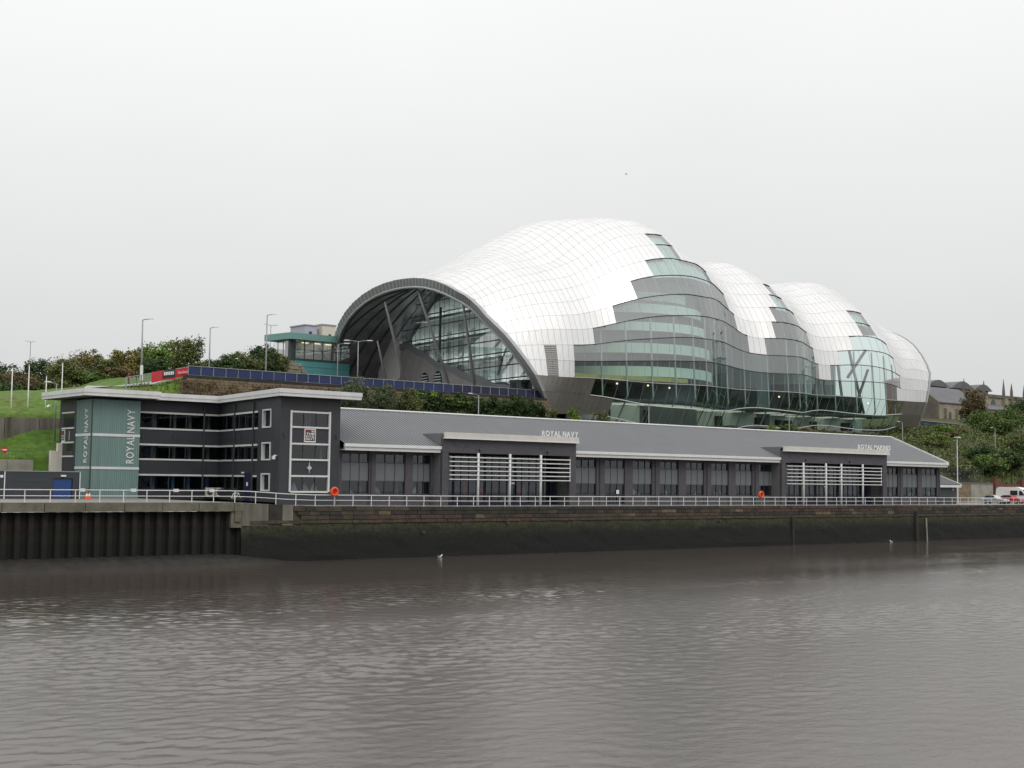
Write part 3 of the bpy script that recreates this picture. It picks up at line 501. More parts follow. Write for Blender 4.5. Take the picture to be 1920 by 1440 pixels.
[4482,1421,4323,1688,4195,1973,4198,2261,4216,2563,4273,2835,4369,3114,4525,3377,4703,3598,4895,3795,5114,3975,5343,4104,5544,4212,5761,4275,5990,4306,6230,4314,6478,4311,6733,4308,7128,4277,7543,4188,7967,4047,8391,3860,8804,3633,9196,3371,9557,3081,9876,2769,10144,2440,10350,2100],
[4378,1393,4211,1665,4080,1965,4086,2266,4100,2582,4161,2861,4262,3141,4431,3416,4625,3654,4835,3854,5069,4040,5306,4183,5512,4288,5735,4338,5973,4350,6221,4339,6478,4320,6740,4311,7135,4280,7549,4191,7973,4049,8397,3862,8810,3634,9202,3372,9562,3082,9881,2769,10149,2440,10355,2100],
[4281,1367,4107,1650,3974,1956,3982,2269,3991,2580,4057,2879,4163,3161,4344,3441,4552,3691,4779,3906,5027,4078,5272,4241,5485,4342,5715,4382,5959,4379,6214,4353,6478,4324,6747,4310,7141,4279,7555,4190,7979,4049,8403,3861,8815,3634,9207,3372,9568,3082,9887,2769,10154,2440,10360,2100],
[4231,1362,4053,1648,3919,1949,3928,2268,3934,2559,4003,2875,4112,3162,4299,3438,4515,3698,4751,3925,5008,4080,5256,4268,5472,4368,5705,4401,5953,4388,6213,4352,6480,4314,6753,4296,7147,4266,7561,4178,7985,4038,8408,3852,8821,3626,9212,3366,9573,3078,9892,2767,10159,2439,10365,2100],
[4243,1370,4065,1660,3930,1948,3940,2260,3946,2531,4015,2859,4123,3128,4310,3395,4526,3669,4761,3880,5016,4047,5264,4246,5477,4348,5709,4379,5958,4362,6218,4320,6487,4278,6760,4259,7152,4229,7565,4143,7989,4007,8412,3826,8825,3605,9217,3350,9578,3067,9898,2761,10165,2436,10370,2100],
[4294,1386,4119,1680,3986,1955,3994,2239,4002,2494,4069,2805,4175,3048,4357,3314,4566,3586,4794,3781,5043,3987,5288,4178,5493,4287,5722,4322,5968,4306,6228,4264,6496,4221,6767,4201,7157,4172,7569,4091,7992,3960,8416,3786,8829,3573,9222,3327,9584,3051,9904,2751,10171,2433,10375,2100],
[4373,1419,4203,1704,4072,1967,4078,2214,4090,2452,4153,2701,4256,2949,4429,3218,4628,3472,4844,3659,5084,3906,5323,4091,5519,4206,5741,4245,5984,4233,6241,4193,6506,4151,6773,4132,7161,4105,7572,4028,7994,3904,8418,3739,8833,3535,9227,3298,9589,3032,9910,2741,10177,2429,10380,2100],
[4464,1464,4301,1724,4171,1978,4176,2207,4191,2432,4251,2636,4350,2877,4513,3134,4700,3362,4902,3549,5130,3814,5363,3997,5550,4116,5766,4159,6004,4151,6257,4115,6518,4076,6780,4057,7165,4032,7574,3960,7997,3844,8421,3687,8836,3494,9231,3267,9595,3011,9916,2729,10183,2424,10385,2100],
[4550,1494,4391,1736,4264,1989,4266,2217,4286,2443,4341,2644,4437,2862,4591,3087,4767,3293,4956,3483,5173,3722,5401,3901,5585,4017,5797,4061,6029,4057,6276,4027,6531,3992,6787,3976,7169,3953,7577,3886,7999,3778,8424,3632,8840,3449,9236,3234,9600,2989,9922,2716,10189,2419,10390,2100],
[4607,1500,4453,1741,4326,1998,4328,2231,4350,2455,4403,2671,4496,2880,4643,3085,4812,3286,4992,3465,5201,3639,5425,3805,5616,3909,5828,3953,6055,3953,6295,3930,6542,3903,6793,3889,7173,3869,7579,3807,8001,3708,8426,3572,8843,3402,9240,3199,9606,2965,9928,2703,10195,2414,10395,2100],
[4627,1491,4474,1741,4348,2007,4349,2236,4372,2452,4424,2669,4516,2883,4661,3095,4827,3302,5004,3450,5210,3567,5433,3710,5635,3800,5849,3840,6075,3846,6309,3832,6551,3813,6800,3803,7177,3784,7582,3729,8003,3638,8428,3513,8846,3355,9245,3164,9611,2942,9934,2690,10201,2409,10400,2100],
[4627,1479,4474,1740,4348,2011,4349,2235,4372,2441,4424,2638,4516,2834,4661,3057,4827,3264,5004,3395,5210,3504,5433,3616,5640,3697,5856,3738,6080,3751,6312,3746,6552,3734,6800,3728,7174,3711,7578,3661,8000,3578,8426,3462,8844,3314,9244,3134,9611,2922,9935,2679,10202,2405,10400,2100],
[4627,1479,4474,1740,4348,2011,4349,2235,4372,2441,4424,2627,4516,2801,4661,3003,4827,3217,5004,3364,5210,3475,5433,3553,5645,3627,5862,3668,6085,3684,6315,3686,6553,3681,6800,3677,7173,3661,7576,3615,7997,3537,8424,3428,8843,3286,9243,3114,9611,2909,9935,2671,10202,2402,10400,2100],
[4627,1479,4474,1740,4348,2011,4349,2235,4372,2441,4424,2627,4516,2801,4661,3003,4827,3217,5004,3364,5210,3475,5433,3553,5645,3625,5862,3662,6085,3674,6315,3670,6553,3661,6800,3656,7172,3641,7575,3596,7996,3520,8423,3413,8843,3275,9243,3105,9611,2903,9935,2668,10202,2401,10400,2100],
[4627,1479,4474,1740,4348,2011,4349,2235,4372,2441,4424,2627,4516,2801,4661,3003,4827,3217,5004,3364,5210,3475,5433,3553,5644,3625,5862,3660,6085,3671,6315,3666,6553,3656,6800,3650,7172,3635,7575,3590,7996,3515,8423,3409,8843,3272,9243,3103,9611,2901,9935,2668,10202,2401,10400,2100]]
SG = np.array(SAGE, float).reshape(len(SAGE), -1, 2) / 100.; S0, DS = 120.0, 3.0; NK = SG.shape[1]
def P(s, k):
    """point of the shell on edge line k at station s (Catmull-Rom along s)"""
    u = (s - S0) / DS; j = int(math.floor(u)); f = u - j; J = len(SG)
    a = [SG[min(J - 1, max(0, j + d)), k] for d in (-1, 0, 1, 2)]
    v = .5 * (2 * a[1] + (a[2] - a[0]) * f + (2 * a[0] - 5 * a[1] + 4 * a[2] - a[3]) * f * f + (3 * a[1] - a[0] - 3 * a[2] + a[3]) * f ** 3)
    return Vector((s, v[0], v[1]))
def arch_s(t, z): return 138.7 - .72 * (z - 12.8) + 3.2 * (1 - math.exp(-(t - 43) / 13))
SL = []
for k in range(NK):
    lo, hi = 119.0, 145.0
    for _ in range(40):
        md = (lo + hi) / 2; p = P(md, k)
        if arch_s(p.y, p.z) > md: lo = md
        else: hi = md
    SL.append((lo + hi) / 2)
SR = [242, 241.5, 241.2, 242, 242.8, 243.8, 244.1, 244.4, 244.2, 244.1, 244.5, 245] + [245] * (NK - 12)
PW = 1.1
def js(i): return 131 + PW * i
def nrm(s, k):
    ka, kb = max(0, k - 1), min(NK - 1, k + 1); d1 = P(s, kb) - P(s, ka); d2 = P(s + .6, k) - P(s - .6, k)
    n_ = d2.cross(d1).normalized(); return n_ if True else n_
def shell_pt(s, k, off=0.): return P(s, k) + nrm(s, k) * off
# orientation check: outward normal should point towards the river on row 4
SGN = 1 if nrm(160, 4).y < 0 else -1
def SP(s, k, off=0.): return P(s, k) + nrm(s, k) * (off * SGN)
GLASS = {0: [(18, 92)], 1: [(14, 90)], 2: [(10, 86)], 3: [(10, 67), (70, 88)], 4: [(14, 48), (51, 66), (72, 86)], 5: [(18, 46), (53, 65), (75, 85)], 6: [(22, 45), (54, 62), (78, 82)], 7: [(26, 42), (56, 60), (78, 82)], 8: [(30, 34), (57, 59)], 9: [(30, 34)]}
LOUVRE = {2: (5, 7), 3: (5, 7)}
H = thing('concert_hall', 'huge curved concert hall with three bulging stainless steel and glass humps', 'concert hall', (185, 70, 10))
def scr(p):
    v = p - CAM; w_ = v.dot(fwd); return (v.dot(crt) / w_ * FPX, v.dot(cup) / w_ * FPX)
def area(q):
    a = [scr(p) for p in q]; return .5 * sum(a[i][0] * a[(i + 1) % 4][1] - a[(i + 1) % 4][0] * a[i][1] for i in range(4))
steel, glass = [], []
NI = 105
for k in range(NK - 1):
    i = -12
    while i < NI:
        ing = [g_ for g_ in GLASS.get(k, []) if g_[0] <= i < g_[1]]
        stp = 2 if ing else 1
        if ing and i + stp > ing[0][1]: stp = 1
        a, b = js(i), js(i + stp)
        if k > 11 and not ing: pass
        e = []
        for kk in (k, k + 1): e.append((min(max(a, SL[kk]), SR[kk]), min(max(b, SL[kk]), SR[kk])))
        if (e[0][1] - e[0][0]) + (e[1][1] - e[1][0]) > .12:
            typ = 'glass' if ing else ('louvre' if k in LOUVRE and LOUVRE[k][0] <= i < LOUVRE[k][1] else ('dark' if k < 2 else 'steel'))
            (glass if typ == 'glass' else steel).append((k, e, typ, i))
        i += stp
def facet(k, e, gx, gz, off, thick):
    """flat-faced cladding cell between edges k and k+1, inset by joint gaps"""
    (a0, a1), (b0, b1) = e
    def cl(x0, x1): return (x0 + gx, x1 - gx) if x1 - x0 > 2.5 * gx else ((x0 + x1) / 2, (x0 + x1) / 2)
    a0, a1 = cl(a0, a1); b0, b1 = cl(b0, b1)
    A, B_, C_, D = SP(a0, k, off), SP(a1, k, off), SP(b1, k + 1, off), SP(b0, k + 1, off)
    u1 = (D - A); u2 = (C_ - B_); l1 = max(.01, u1.length); l2 = max(.01, u2.length)
    A2 = A + u1 * (gz / l1); D2 = D - u1 * (gz / l1); B2 = B_ + u2 * (gz / l2); C2 = C_ - u2 * (gz / l2)
    return [A2, B2, C2, D2]
def cell_mb(b, q, thick):
    n_ = (q[1] - q[0]).cross(q[3] - q[0])
    if n_.length < 1e-6: n_ = (q[2] - q[1]).cross(q[3] - q[1])
    n_ = n_.normalized() * (SGN * 1.0)
    ctr = sum(q, Vector()) / 4
    s_ = -1 if n_.dot(q[0] - Vector((q[0].x, 72, 12))) > 0 else 1   # push the back inwards
    back = [p + n_ * (s_ * thick) for p in q]
    vs = [*q, *back]
    b.add(vs, [(0, 1, 2, 3), (7, 6, 5, 4), (0, 4, 5, 1), (1, 5, 6, 2), (2, 6, 7, 3), (3, 7, 4, 0)])
for lst, nm, lim in ((steel, 'steel_panel', 300), (glass, 'glass_pane', 300)):
    qs_ = []
    for k, e, typ, i in lst:
        q = facet(k, e, .017 if typ != 'glass' else .03, .017 if k > 1 else .03, .10, .05); qs_.append((abs(area(q)) if area(q) * 1 > 0 or True else 0, k, typ, q))
    # cells that face the viewer and sit on the near side
    def vis(t):
        q = t[3]; n_ = (q[1] - q[0]).cross(q[3] - q[0])
        if n_.dot(q[0] - Vector((q[0].x, 72, 12))) < 0: n_ = -n_
        return t[0] if n_.dot(CAM - q[0]) > 0 and t[1] < 15 else -1
    qs_.sort(key=vis, reverse=True)
    rest = {}
    for idx, (ar, k, typ, q) in enumerate(qs_):
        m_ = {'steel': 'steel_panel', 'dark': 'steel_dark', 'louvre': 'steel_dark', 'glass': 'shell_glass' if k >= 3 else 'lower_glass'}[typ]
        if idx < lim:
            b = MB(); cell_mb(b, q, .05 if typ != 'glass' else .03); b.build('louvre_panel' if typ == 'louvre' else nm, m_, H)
        else:
            cell_mb(rest.setdefault(m_, MB()), q, .05 if typ != 'glass' else .03)
    for m_, b in rest.items(): b.build(nm, m_, H, kind='stuff')
# louvre slats
b = MB()
for k, (i0, i1) in LOUVRE.items():
    for f in np.linspace(.08, .92, 7):
        pts = [SP(js(i), k, .16).lerp(SP(js(i), k + 1, .16), float(f)) for i in (i0 + .08, (i0 + i1) / 2 - .05)]; b.tube(pts, .05, 4)
        pts = [SP(js(i), k, .16).lerp(SP(js(i), k + 1, .16), float(f)) for i in ((i0 + i1) / 2 + .05, i1 - .08)]; b.tube(pts, .05, 4)
b.build('louvre_slats', 'arch_steel', H, kind='stuff')
# dark backing skin behind the steel, seen only in the joints
b = MB()
for k, e, typ, i in steel:
    (a0, a1), (b0, b1) = e
    b.quad(SP(a0, k, -.02), SP(a1, k, -.02), SP(b1, k + 1, -.02), SP(b0, k + 1, -.02))
b.build('backing_skin', 'shell_joint', H)
# pale sheets added under the uppermost panes to lighten them, standing in for louvres
for k, e, typ, i in glass:
    if k < 7: continue
    (a0, a1), (b0, b1) = e
    MB().quad(SP(a0 + .05, k, -.45), SP(a1 - .05, k, -.45), SP(b1 - .05, k + 1, -.45), SP(b0 + .05, k + 1, -.45)).build('pane_lightener', 'lightener_grey', H)
# mullions and transoms of the glazed skin
b = MB()
for k, e, typ, i in glass:
    b.tube([SP(e[0][0], k, .03), SP(e[1][0], k + 1, .03)], .045, 4, cap=False)
b.build('mullions', 'strut', H, kind='stuff')
for k in range(0, 11):
    spans = sorted(set(GLASS.get(k, []) + GLASS.get(k - 1, [])))
    mer = []
    for a, c in spans:
        if mer and a <= mer[-1][1]: mer[-1][1] = max(c, mer[-1][1])
        else: mer.append([a, c])
    for a, c in mer:
        n_ = max(2, int((c - a))); MB().tube([SP(min(js(a + (c - a) * q_ / n_), SR[k]), k, .13) for q_ in range(n_ + 1)], .085 if k in (0, 1) else .075, 5).build('transom', 'white_line' if k in (0, 1) else ('strut' if k == 2 else 'dark_frame'), H, smooth=True)
# inner lining / soffit near both ends and an inside skin behind the steel roof
IN = 1.35
def inner(s, k): return SP(s, k, -IN)
b = MB()
for k in range(3, NK - 1):
    for i in range(-12, 22):
        a = max(js(i), SL[k] + .25); a2 = max(js(i), SL[k + 1] + .25); c = js(i + 1); c1 = max(c, SL[k] + .25); c2 = max(c, SL[k + 1] + .25)
        if c1 - a + c2 - a2 < .05: continue
        if any(g_[0] - 1 <= i < g_[1] for g_ in GLASS.get(k, [])): continue
        b.quad(inner(a, k), inner(c1, k), inner(c2, k + 1), inner(a2, k + 1))
for i in range(-12, 40):
    a, c = js(i), js(i + 1)
    if a < SL[NK - 1] + .25: continue
    p0_, p1_ = inner(a, NK - 1), inner(c, NK - 1); b.quad(p0_, p1_, p1_ + Vector((0, 2.4, -8)), p0_ + Vector((0, 2.4, -8)))
b.build('soffit', 'soffit', H)
for i in range(-4, 14, 3):   # ribs of the roof structure below the lining
    pts = [SP(max(js(i), SL[k] + .6), k, -IN - .12) for k in range(7, NK)]
    MB().tube(pts, .16, 5).build('roof_rib', 'dark_frame', H, smooth=True)
# arch rims: left (open canopy) and right
for side, SX in (('l', SL), ('r', SR)):
    d = 1 if side == 'l' else -1
    o_ = [SP(SX[k], k, .14) - Vector((.18 * d, 0, 0)) for k in range(NK)]; i_ = [SP(SX[k] + .05 * d, k, -IN) for k in range(NK)]
    b = MB()
    for k in range(NK - 1): b.quad(o_[k], o_[k + 1], i_[k + 1], i_[k])
    b.build('rim_face', 'arch_steel' , H)
    # outer edge trim and inner tube
    f = [SP(SX[k] + .5 * d, k, .15) for k in range(NK)]; b = MB()
    for k in range(NK - 1): b.quad(o_[k], f[k], f[k + 1], o_[k + 1])
    b.build('rim_flashing', 'arch_steel' if side == 'l' else 'strut', H)
    MB().tube([p - Vector((.1 * d, 0, 0)) for p in i_], .20, 8).build('rim_tube', 'arch_steel', H, smooth=True)
    if side == 'l':
        b = MB()     # zig-zag bracing seen on the rim between the two edges, upper part
        for k in range(9, NK - 3):
            for q_ in range(3):
                f0, f1 = q_ / 3, (q_ + .5) / 3; A = o_[k].lerp(o_[k + 1], f0); B_ = i_[k].lerp(i_[k + 1], f0); D = i_[k].lerp(i_[k + 1], f1); E_ = o_[k].lerp(o_[k + 1], f1)
                sh = Vector((-.05, 0, 0)); b.quad(A + sh, E_ + sh, D + sh, B_ + sh)
        b.build('rim_slots', 'arch_trim', H, kind='stuff')
# foot of the arch continued to the ground at the back
MB().tube([i_p for i_p in (SP(SL[NK - 1], NK - 1, -.6), SP(SL[NK - 1], NK - 1, -.6) + Vector((2.2, 3.5, -7)))], .75, 4).build('arch_foot', 'arch_steel', H)
# struts under the canopy
for top, ft, r_ in (((127.2, 74.3, 33.0), (138.5, 82.0, 15.6), .26), ((126.6, 63.9, 34.0), (138.0, 68.2, 15.6), .26), ((127.6, 53.1, 31.0), (137.5, 61.5, 15.6), .26), ((133.0, 85.0, 27.5), (139.5, 89.5, 15.6), .2)):
    MB().tube([top, Vector(top).lerp(Vector(ft), .3), ft], [r_ * .8, r_, r_ * .9], 10).build('strut', 'strut', H, smooth=True)
# entrance front under the canopy
def EN(t, z, o=0.): return Vector((137.2 + .125 * (t - 43) + o, t, z))
# top of glazing follows the soffit
def soffit_z(t, o=0.):
    s = 137.2 + .125 * (t - 43) + o; best = None
    for k in range(4, NK - 1):
        a, b = inner(s, k), inner(s, k + 1)
        if min(a.y, b.y) - 1e-6 <= t <= max(a.y, b.y) + 1e-6 and b.y != a.y:
            best = max(best or 0, a.z + (b.z - a.z) * (t - a.y) / (b.y - a.y))
    return best
tl = list(np.arange(45.0, 93.2, 1.75)); 
levels = [15.6, 17.4, 19.6, 21.8, 24.0, 26.2, 28.4, 30.6, 32.8, 35.0, 37.2, 39.4, 41.6, 43.8]
for a, c in zip(tl, tl[1:]):
    za, zc = soffit_z(a), soffit_z(c)
    if not za or not zc: continue
    for l0, l1 in zip(levels, levels[1:]):
        if l0 > max(za, zc): break
        q = [EN(a + .03, l0 + .03), EN(c - .03, l0 + .03), EN(c - .03, min(l1 - .03, max(zc, l0 + .04))), EN(a + .03, min(l1 - .03, max(za, l0 + .04)))]
        MB().prism(q, (.04, 0, 0)).build('entrance_pane', 'entrance_glass', H)
b = MB()
for t in tl:
    z_ = soffit_z(t)
    if z_: b.tube([EN(t, 15.6, .05), EN(t, z_, .05)], .05, 4)
b.build('entrance_mullions', 'dark_frame', H, kind='stuff')
for l0 in levels[1:]:
    ts = [t for t in np.arange(44.5, 92.5, .5) if (soffit_z(t) or 0) > l0]
    if len(ts) > 2: MB().tube([EN(ts[0], l0, -.03), EN(ts[-1], l0, -.05)], .1, 4).build('entrance_transom', 'dark_frame', H)
MB().tube([EN(77.2, 22.6, -.4), EN(77.0, 33.6, -.4)], .2, 8).build('entrance_column', 'dark_frame', H); MB().tube([EN(59.0, 20.4, .6), EN(56.0, 25.7, .6)], .16, 8).build('entrance_brace', 'dark_frame', H)
# stepped concrete wall in front of the glazing with dark coping and two round-headed windows
prof = [(90.6, 27.2), (87.7, 27.3), (83.6, 25.6), (82.0, 25.4), (76.6, 22.9), (73.4, 22.5), (71.0, 21.7), (65.5, 20.1), (62.3, 19.7), (56.9, 18.0), (53, 17.6), (49.5, 16.5)]
poly = [EN(t, z, -1.2) for t, z in prof] + [EN(49.5, 14.5, -1.2), EN(90.6, 14.5, -1.2)]
MB().prism(poly, (.5, 0, 0)).build('stair_wall', 'concrete_wall', H)
b = MB()
for (t0, z0), (t1, z1) in zip(prof, prof[1:]): b.prism([EN(t0, z0 - .35, -1.5), EN(t1, z1 - .35, -1.5), EN(t1, z1 + .75, -1.5), EN(t0, z0 + .75, -1.5)], (.2, 0, 0))
b.build('stair_coping', 'grey_wall', H)
for t in (81.2, 76.4):
    pts = [EN(t + 1.5 * math.cos(a), 20.2 + 1.9 * math.sin(a), -1.25) for a in np.linspace(0, math.pi, 13)] + [EN(t - 1.5, 15.5, -1.25), EN(t + 1.5, 15.5, -1.25)]
    wn = MB().prism(pts, (.04, 0, 0)).build('arched_window', 'car_glass', H)
    b = MB()
    for z in np.arange(17.5, 21.9, .5): hw = 1.2 if z < 20.2 else 1.25 * math.sqrt(max(.05, 1 - ((z - 20.2) / 1.9) ** 2)); b.tube([EN(t - hw, z, -1.3), EN(t + hw, z, -1.3)], .1, 4)
    b.build('blind_slats', 'mint_wall', wn)
poly = [EN(90.7, 28.6, -1.25), EN(90.7, 14.5, -1.25), EN(107, 14.5, -1.25), EN(106, 20.5, -1.25), EN(100.8, 24.4, -1.25), EN(94.5, 29.8, -1.25)]
MB().prism(poly, (.5, 0, 0)).build('gable_wall', 'pale_render', H)
poly = [EN(90.7, 21.6, -1.32), EN(90.7, 14.5, -1.32), EN(104, 14.5, -1.32), EN(98.5, 20.2, -1.32)]
MB().prism(poly, (.06, 0, 0)).build('gable_plinth', 'concrete_wall', H)
# pale inner wall of the foyer behind the glazing
MB().prism([EN(47, 15.6, 2.2), EN(92, 15.6, 2.2), EN(92, 29.5, 2.2), EN(84, 35, 2.2), EN(74, 38, 2.2), EN(62, 36, 2.2), EN(52, 30, 2.2), EN(47, 25, 2.2)], (.3, 0, 0)).build('foyer_wall', 'mint_wall', H)
for q_ in range(9): MB().prism([EN(52 + q_ * 4.2, 17, 2.0), EN(53.4 + q_ * 4.2, 17, 2.0), EN(53.4 + q_ * 4.2, 30.5 - abs(q_ - 5) * 1.2, 2.0), EN(52 + q_ * 4.2, 30.5 - abs(q_ - 5) * 1.2, 2.0)], (.1, 0, 0)).build('foyer_fin', 'foyer_grey', H)
MB().prism([EN(46, 15.1, .3), EN(92, 15.1, .3), EN(92, 15.1, 12), EN(46, 15.1, 12)], (0, 0, .45)).build('foyer_floor', 'concrete_wall', H)
for l0 in (18.9, 23.3, 27.7, 32.1):  # glowing strips added to brighten the foyer, each with a baffle to hide it
    for t in np.arange(47.5, 91, 3.5):
        if (soffit_z(t) or 0) > l0 + 1 and (soffit_z(t + 2.6) or 0) > l0 + 1: MB().prism([EN(t, l0, .9), EN(t + 2.8, l0, .9), EN(t + 2.8, l0, 1.3), EN(t, l0, 1.3)], (0, 0, .08)).build('foyer_glow_strip', 'foyer_glow', H); MB().prism([EN(t - .3, l0 - .12, .7), EN(t - .3, l0 - .12, 1.75), EN(t - .3, l0 - .04, 1.75), EN(t - .3, l0 - .04, .78), EN(t - .3, l0 + .3, .78), EN(t - .3, l0 + .3, .7)], (.125 * 3.5, 3.5, 0)).build('glow_baffle', 'foyer_grey', H)
# revolving door drum and plants behind the glass
b = MB(); b.tube([EN(51.0, 15.6, .2), EN(51.0, 18.6, .2)], 2.0, 16); b.build('revolving_door', 'car_glass', H)
MB().tube([EN(51.0, 18.6, .2), EN(51.0, 19.0, .2)], 2.1, 16).build('door_canopy', 'dark_frame', H)
# inside: floors, drums of the halls, balconies
def arcpts(cx, cy, rx, ry, a0, a1, n_): return [(cx + rx * math.cos(a), cy + ry * math.sin(a)) for a in np.linspace(a0, a1, n_)]
def drum(name, m, cx, cy, rx, ry, z0, z1, a0=R(170), a1=R(370), n_=40):
    b = MB(); ps = arcpts(cx, cy, rx, ry, a0, a1, n_)
    for (x0, y0), (x1, y1) in zip(ps, ps[1:]): b.quad((x0, y0, z0), (x1, y1, z0), (x1, y1, z1), (x0, y0, z1))
    b.build(name, m, H, smooth=True)
def slab(name, m, pts, z0, z1):
    MB().prism([(x, y, z0) for x, y in pts], (0, 0, z1 - z0)).build(name, m, H)
drum('auditorium_drum', 'grey_wall', 169, 66, 17, 19.5, 12, 37.5)
for z0, z1, sh in ((20.7, 22.4, 0), (24.7, 26.4, .5), (28.6, 30.1, 1.3), (31.8, 33.4, 2.4), (34.1, 35.6, 3.6)):
    drum('balcony_front', 'mint_wall', 168.5, 66, 19 - sh * .5, 23.2 - sh, z0, z1)
    b = MB(); ps = arcpts(168.5, 66, 19 - sh * .5, 23.2 - sh, R(170), R(370), 40); ps2 = arcpts(169, 66, 17, 19 - sh, R(170), R(370), 40)
    for i in range(39): b.quad((*ps[i], z0 + .02), (*ps[i + 1], z0 + .02), (*ps2[i + 1], z0 + .02), (*ps2[i], z0 + .02))
    b.build('balcony_floor', 'grey_wall', H)
drum('auditorium_drum', 'grey_wall', 196, 66, 9, 17.0, 12, 33); drum('auditorium_drum', 'mint_wall', 221, 69, 13, 15, 17, 35)
drum('balcony_front', 'grey_wall', 214.5, 62, 8, 14.5, 19.8, 22.4)
fl = [(js(i), P(js(i), 1).y + .7) for i in range(8, 88, 2)]
slab('concourse_floor', 'dark_floor', fl + [(228, 70), (140, 70)], 16.1, 16.5); 
slab('gallery_floor', 'yellow_wall', [(js(i), P(js(i), 3).y + 2.6) for i in range(10, 34, 2)] + [(168, 60), (143, 60)], 19.6, 20.3)
slab('ground_floor', 'concrete_wall', [(x, P(x, 0).y + .9) for x, y in fl if x < 183] + [(183, 70), (140, 70)], 12.2, 12.65); slab('ground_floor', 'concrete_wall', [(x, P(x, 0).y + .9) for x, y in fl if x > 182] + [(228, 70), (182, 70)], 13.0, 13.3)
b = MB()
for i in range(16, 90, 2): s = js(i); b.quad((s, P(s, 0).y + 7, 10), (js(i + 2), P(js(i + 2), 0).y + 7, 10), (js(i + 2), P(js(i + 2), 0).y + 7, 16.1), (s, P(s, 0).y + 7, 16.1))
b.build('ground_floor_wall', 'mint_wall', H)
for i in list(range(19, 50, 3)) + [56, 62, 68, 74, 80]: s = js(i); y = P(s, 0).y; boxo('ceiling_glow_panel', 'ceiling_light', H, s, s + 3.2, y + 2.4, y + 6.4, 15.9, 16.0)  # glow put into panels for a lit ceiling, added to brighten the ground floor
for i, w_ in ((22, 1.3), (29, 1.6), (35, 2.6), (41, 1.4), (49, 5), (57, 2.2), (66, 4.5), (74, 1.6), (81, 3)):
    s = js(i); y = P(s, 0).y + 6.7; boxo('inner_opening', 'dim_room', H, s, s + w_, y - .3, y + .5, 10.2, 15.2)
b = MB()
for i in range(10, 90, 2): s = js(i); b.quad((s, P(s, 2).y + 10, 16.5), (js(i + 2), P(js(i + 2), 2).y + 10, 16.5), (js(i + 2), P(js(i + 2), 2).y + 10, 20.6), (s, P(s, 2).y + 10, 20.6))
b.build('concourse_wall', 'dim_room', H)
for i in range(16, 90, 4):
    s = js(i); t0 = P(s, 0).y + 2.2; MB().tube([(s, t0, 10), (s + .6, P(s, 2).y + 1.6, 17), (s + .9, P(s, 5).y + 1.8, P(s, 5).z)], .16, 6).build('inner_column', 'strut', H)
for a, c in (((208.5, 46.5, 17), (214.5, 49, 33)), ((216, 45.5, 17), (216, 48, 34)), ((218, 46, 24), (226, 47.5, 30)), ((219, 45.5, 17), (226, 47, 26)), ((222.5, 45.5, 17), (222.5, 49, 30)), ((209, 44.5, 20), (209, 46, 28))):
    MB().tube([a, c], .3, 6).build('roof_brace', 'dark_frame', H)
for i, z in ((26, 18.9), (30, 18.7), (21, 19.0), (58, 18.8), (83, 18.9)):
    s = js(i); bpy_o = MB().tube([(s, P(s, 2).y + 5, z), (s, P(s, 2).y + 5, z + .25)], .16, 8).build('ceiling_lamp', 'warm_light', H)
# ------------------------------------------------------------------ long shop building on the quay
B1 = thing('quayside_shop', 'long low charcoal shop with ribbed grey roof, ROYAL NAVY and ROYAL MARINES letters', 'building', (132, 7, 0))
FT = 7.0; EZ0, EZ1 = 5.82, 6.50; EA = 5.5; RT, RZ = 16.0, 10.72
bays = [(76.5, 79.95), (80.8, 84.7), (85.7, 88.1)]
bays_m = [(110.0 + 4.905 * i, 113.5 + 4.905 * i) for i in range(8)]
bays_r = [(173.75, 177.2), (178.5, 182.45), (183.55, 187.75)]
segs = [(75.9, 88.5, bays), (108.5, 149.5, bays_m), (171.8, 188.6, bays_r)]
wi = 0
def mound(x, y, z, rx, ry, h, rg):
    """an uneven heap of cloth"""
    b = MB(); n_ = 10; L_ = 5
    for l in range(L_ + 1):
        f = l / L_
        for k in range(n_):
            a = 2 * math.pi * k / n_; r_ = (1 - f ** 1.6) * (1 + .25 * rg.uniform(-1, 1)) + .02; b.v.append((x + rx * r_ * math.cos(a), y + ry * r_ * math.sin(a), z + h * f + .06 * rg.uniform(-1, 1)))
    for l in range(L_):
        for k in range(n_): b.f.append((l * n_ + k, l * n_ + (k + 1) % n_, (l + 1) * n_ + (k + 1) % n_, (l + 1) * n_ + k))
    b.f.append(tuple(L_ * n_ + k for k in range(n_))); return b
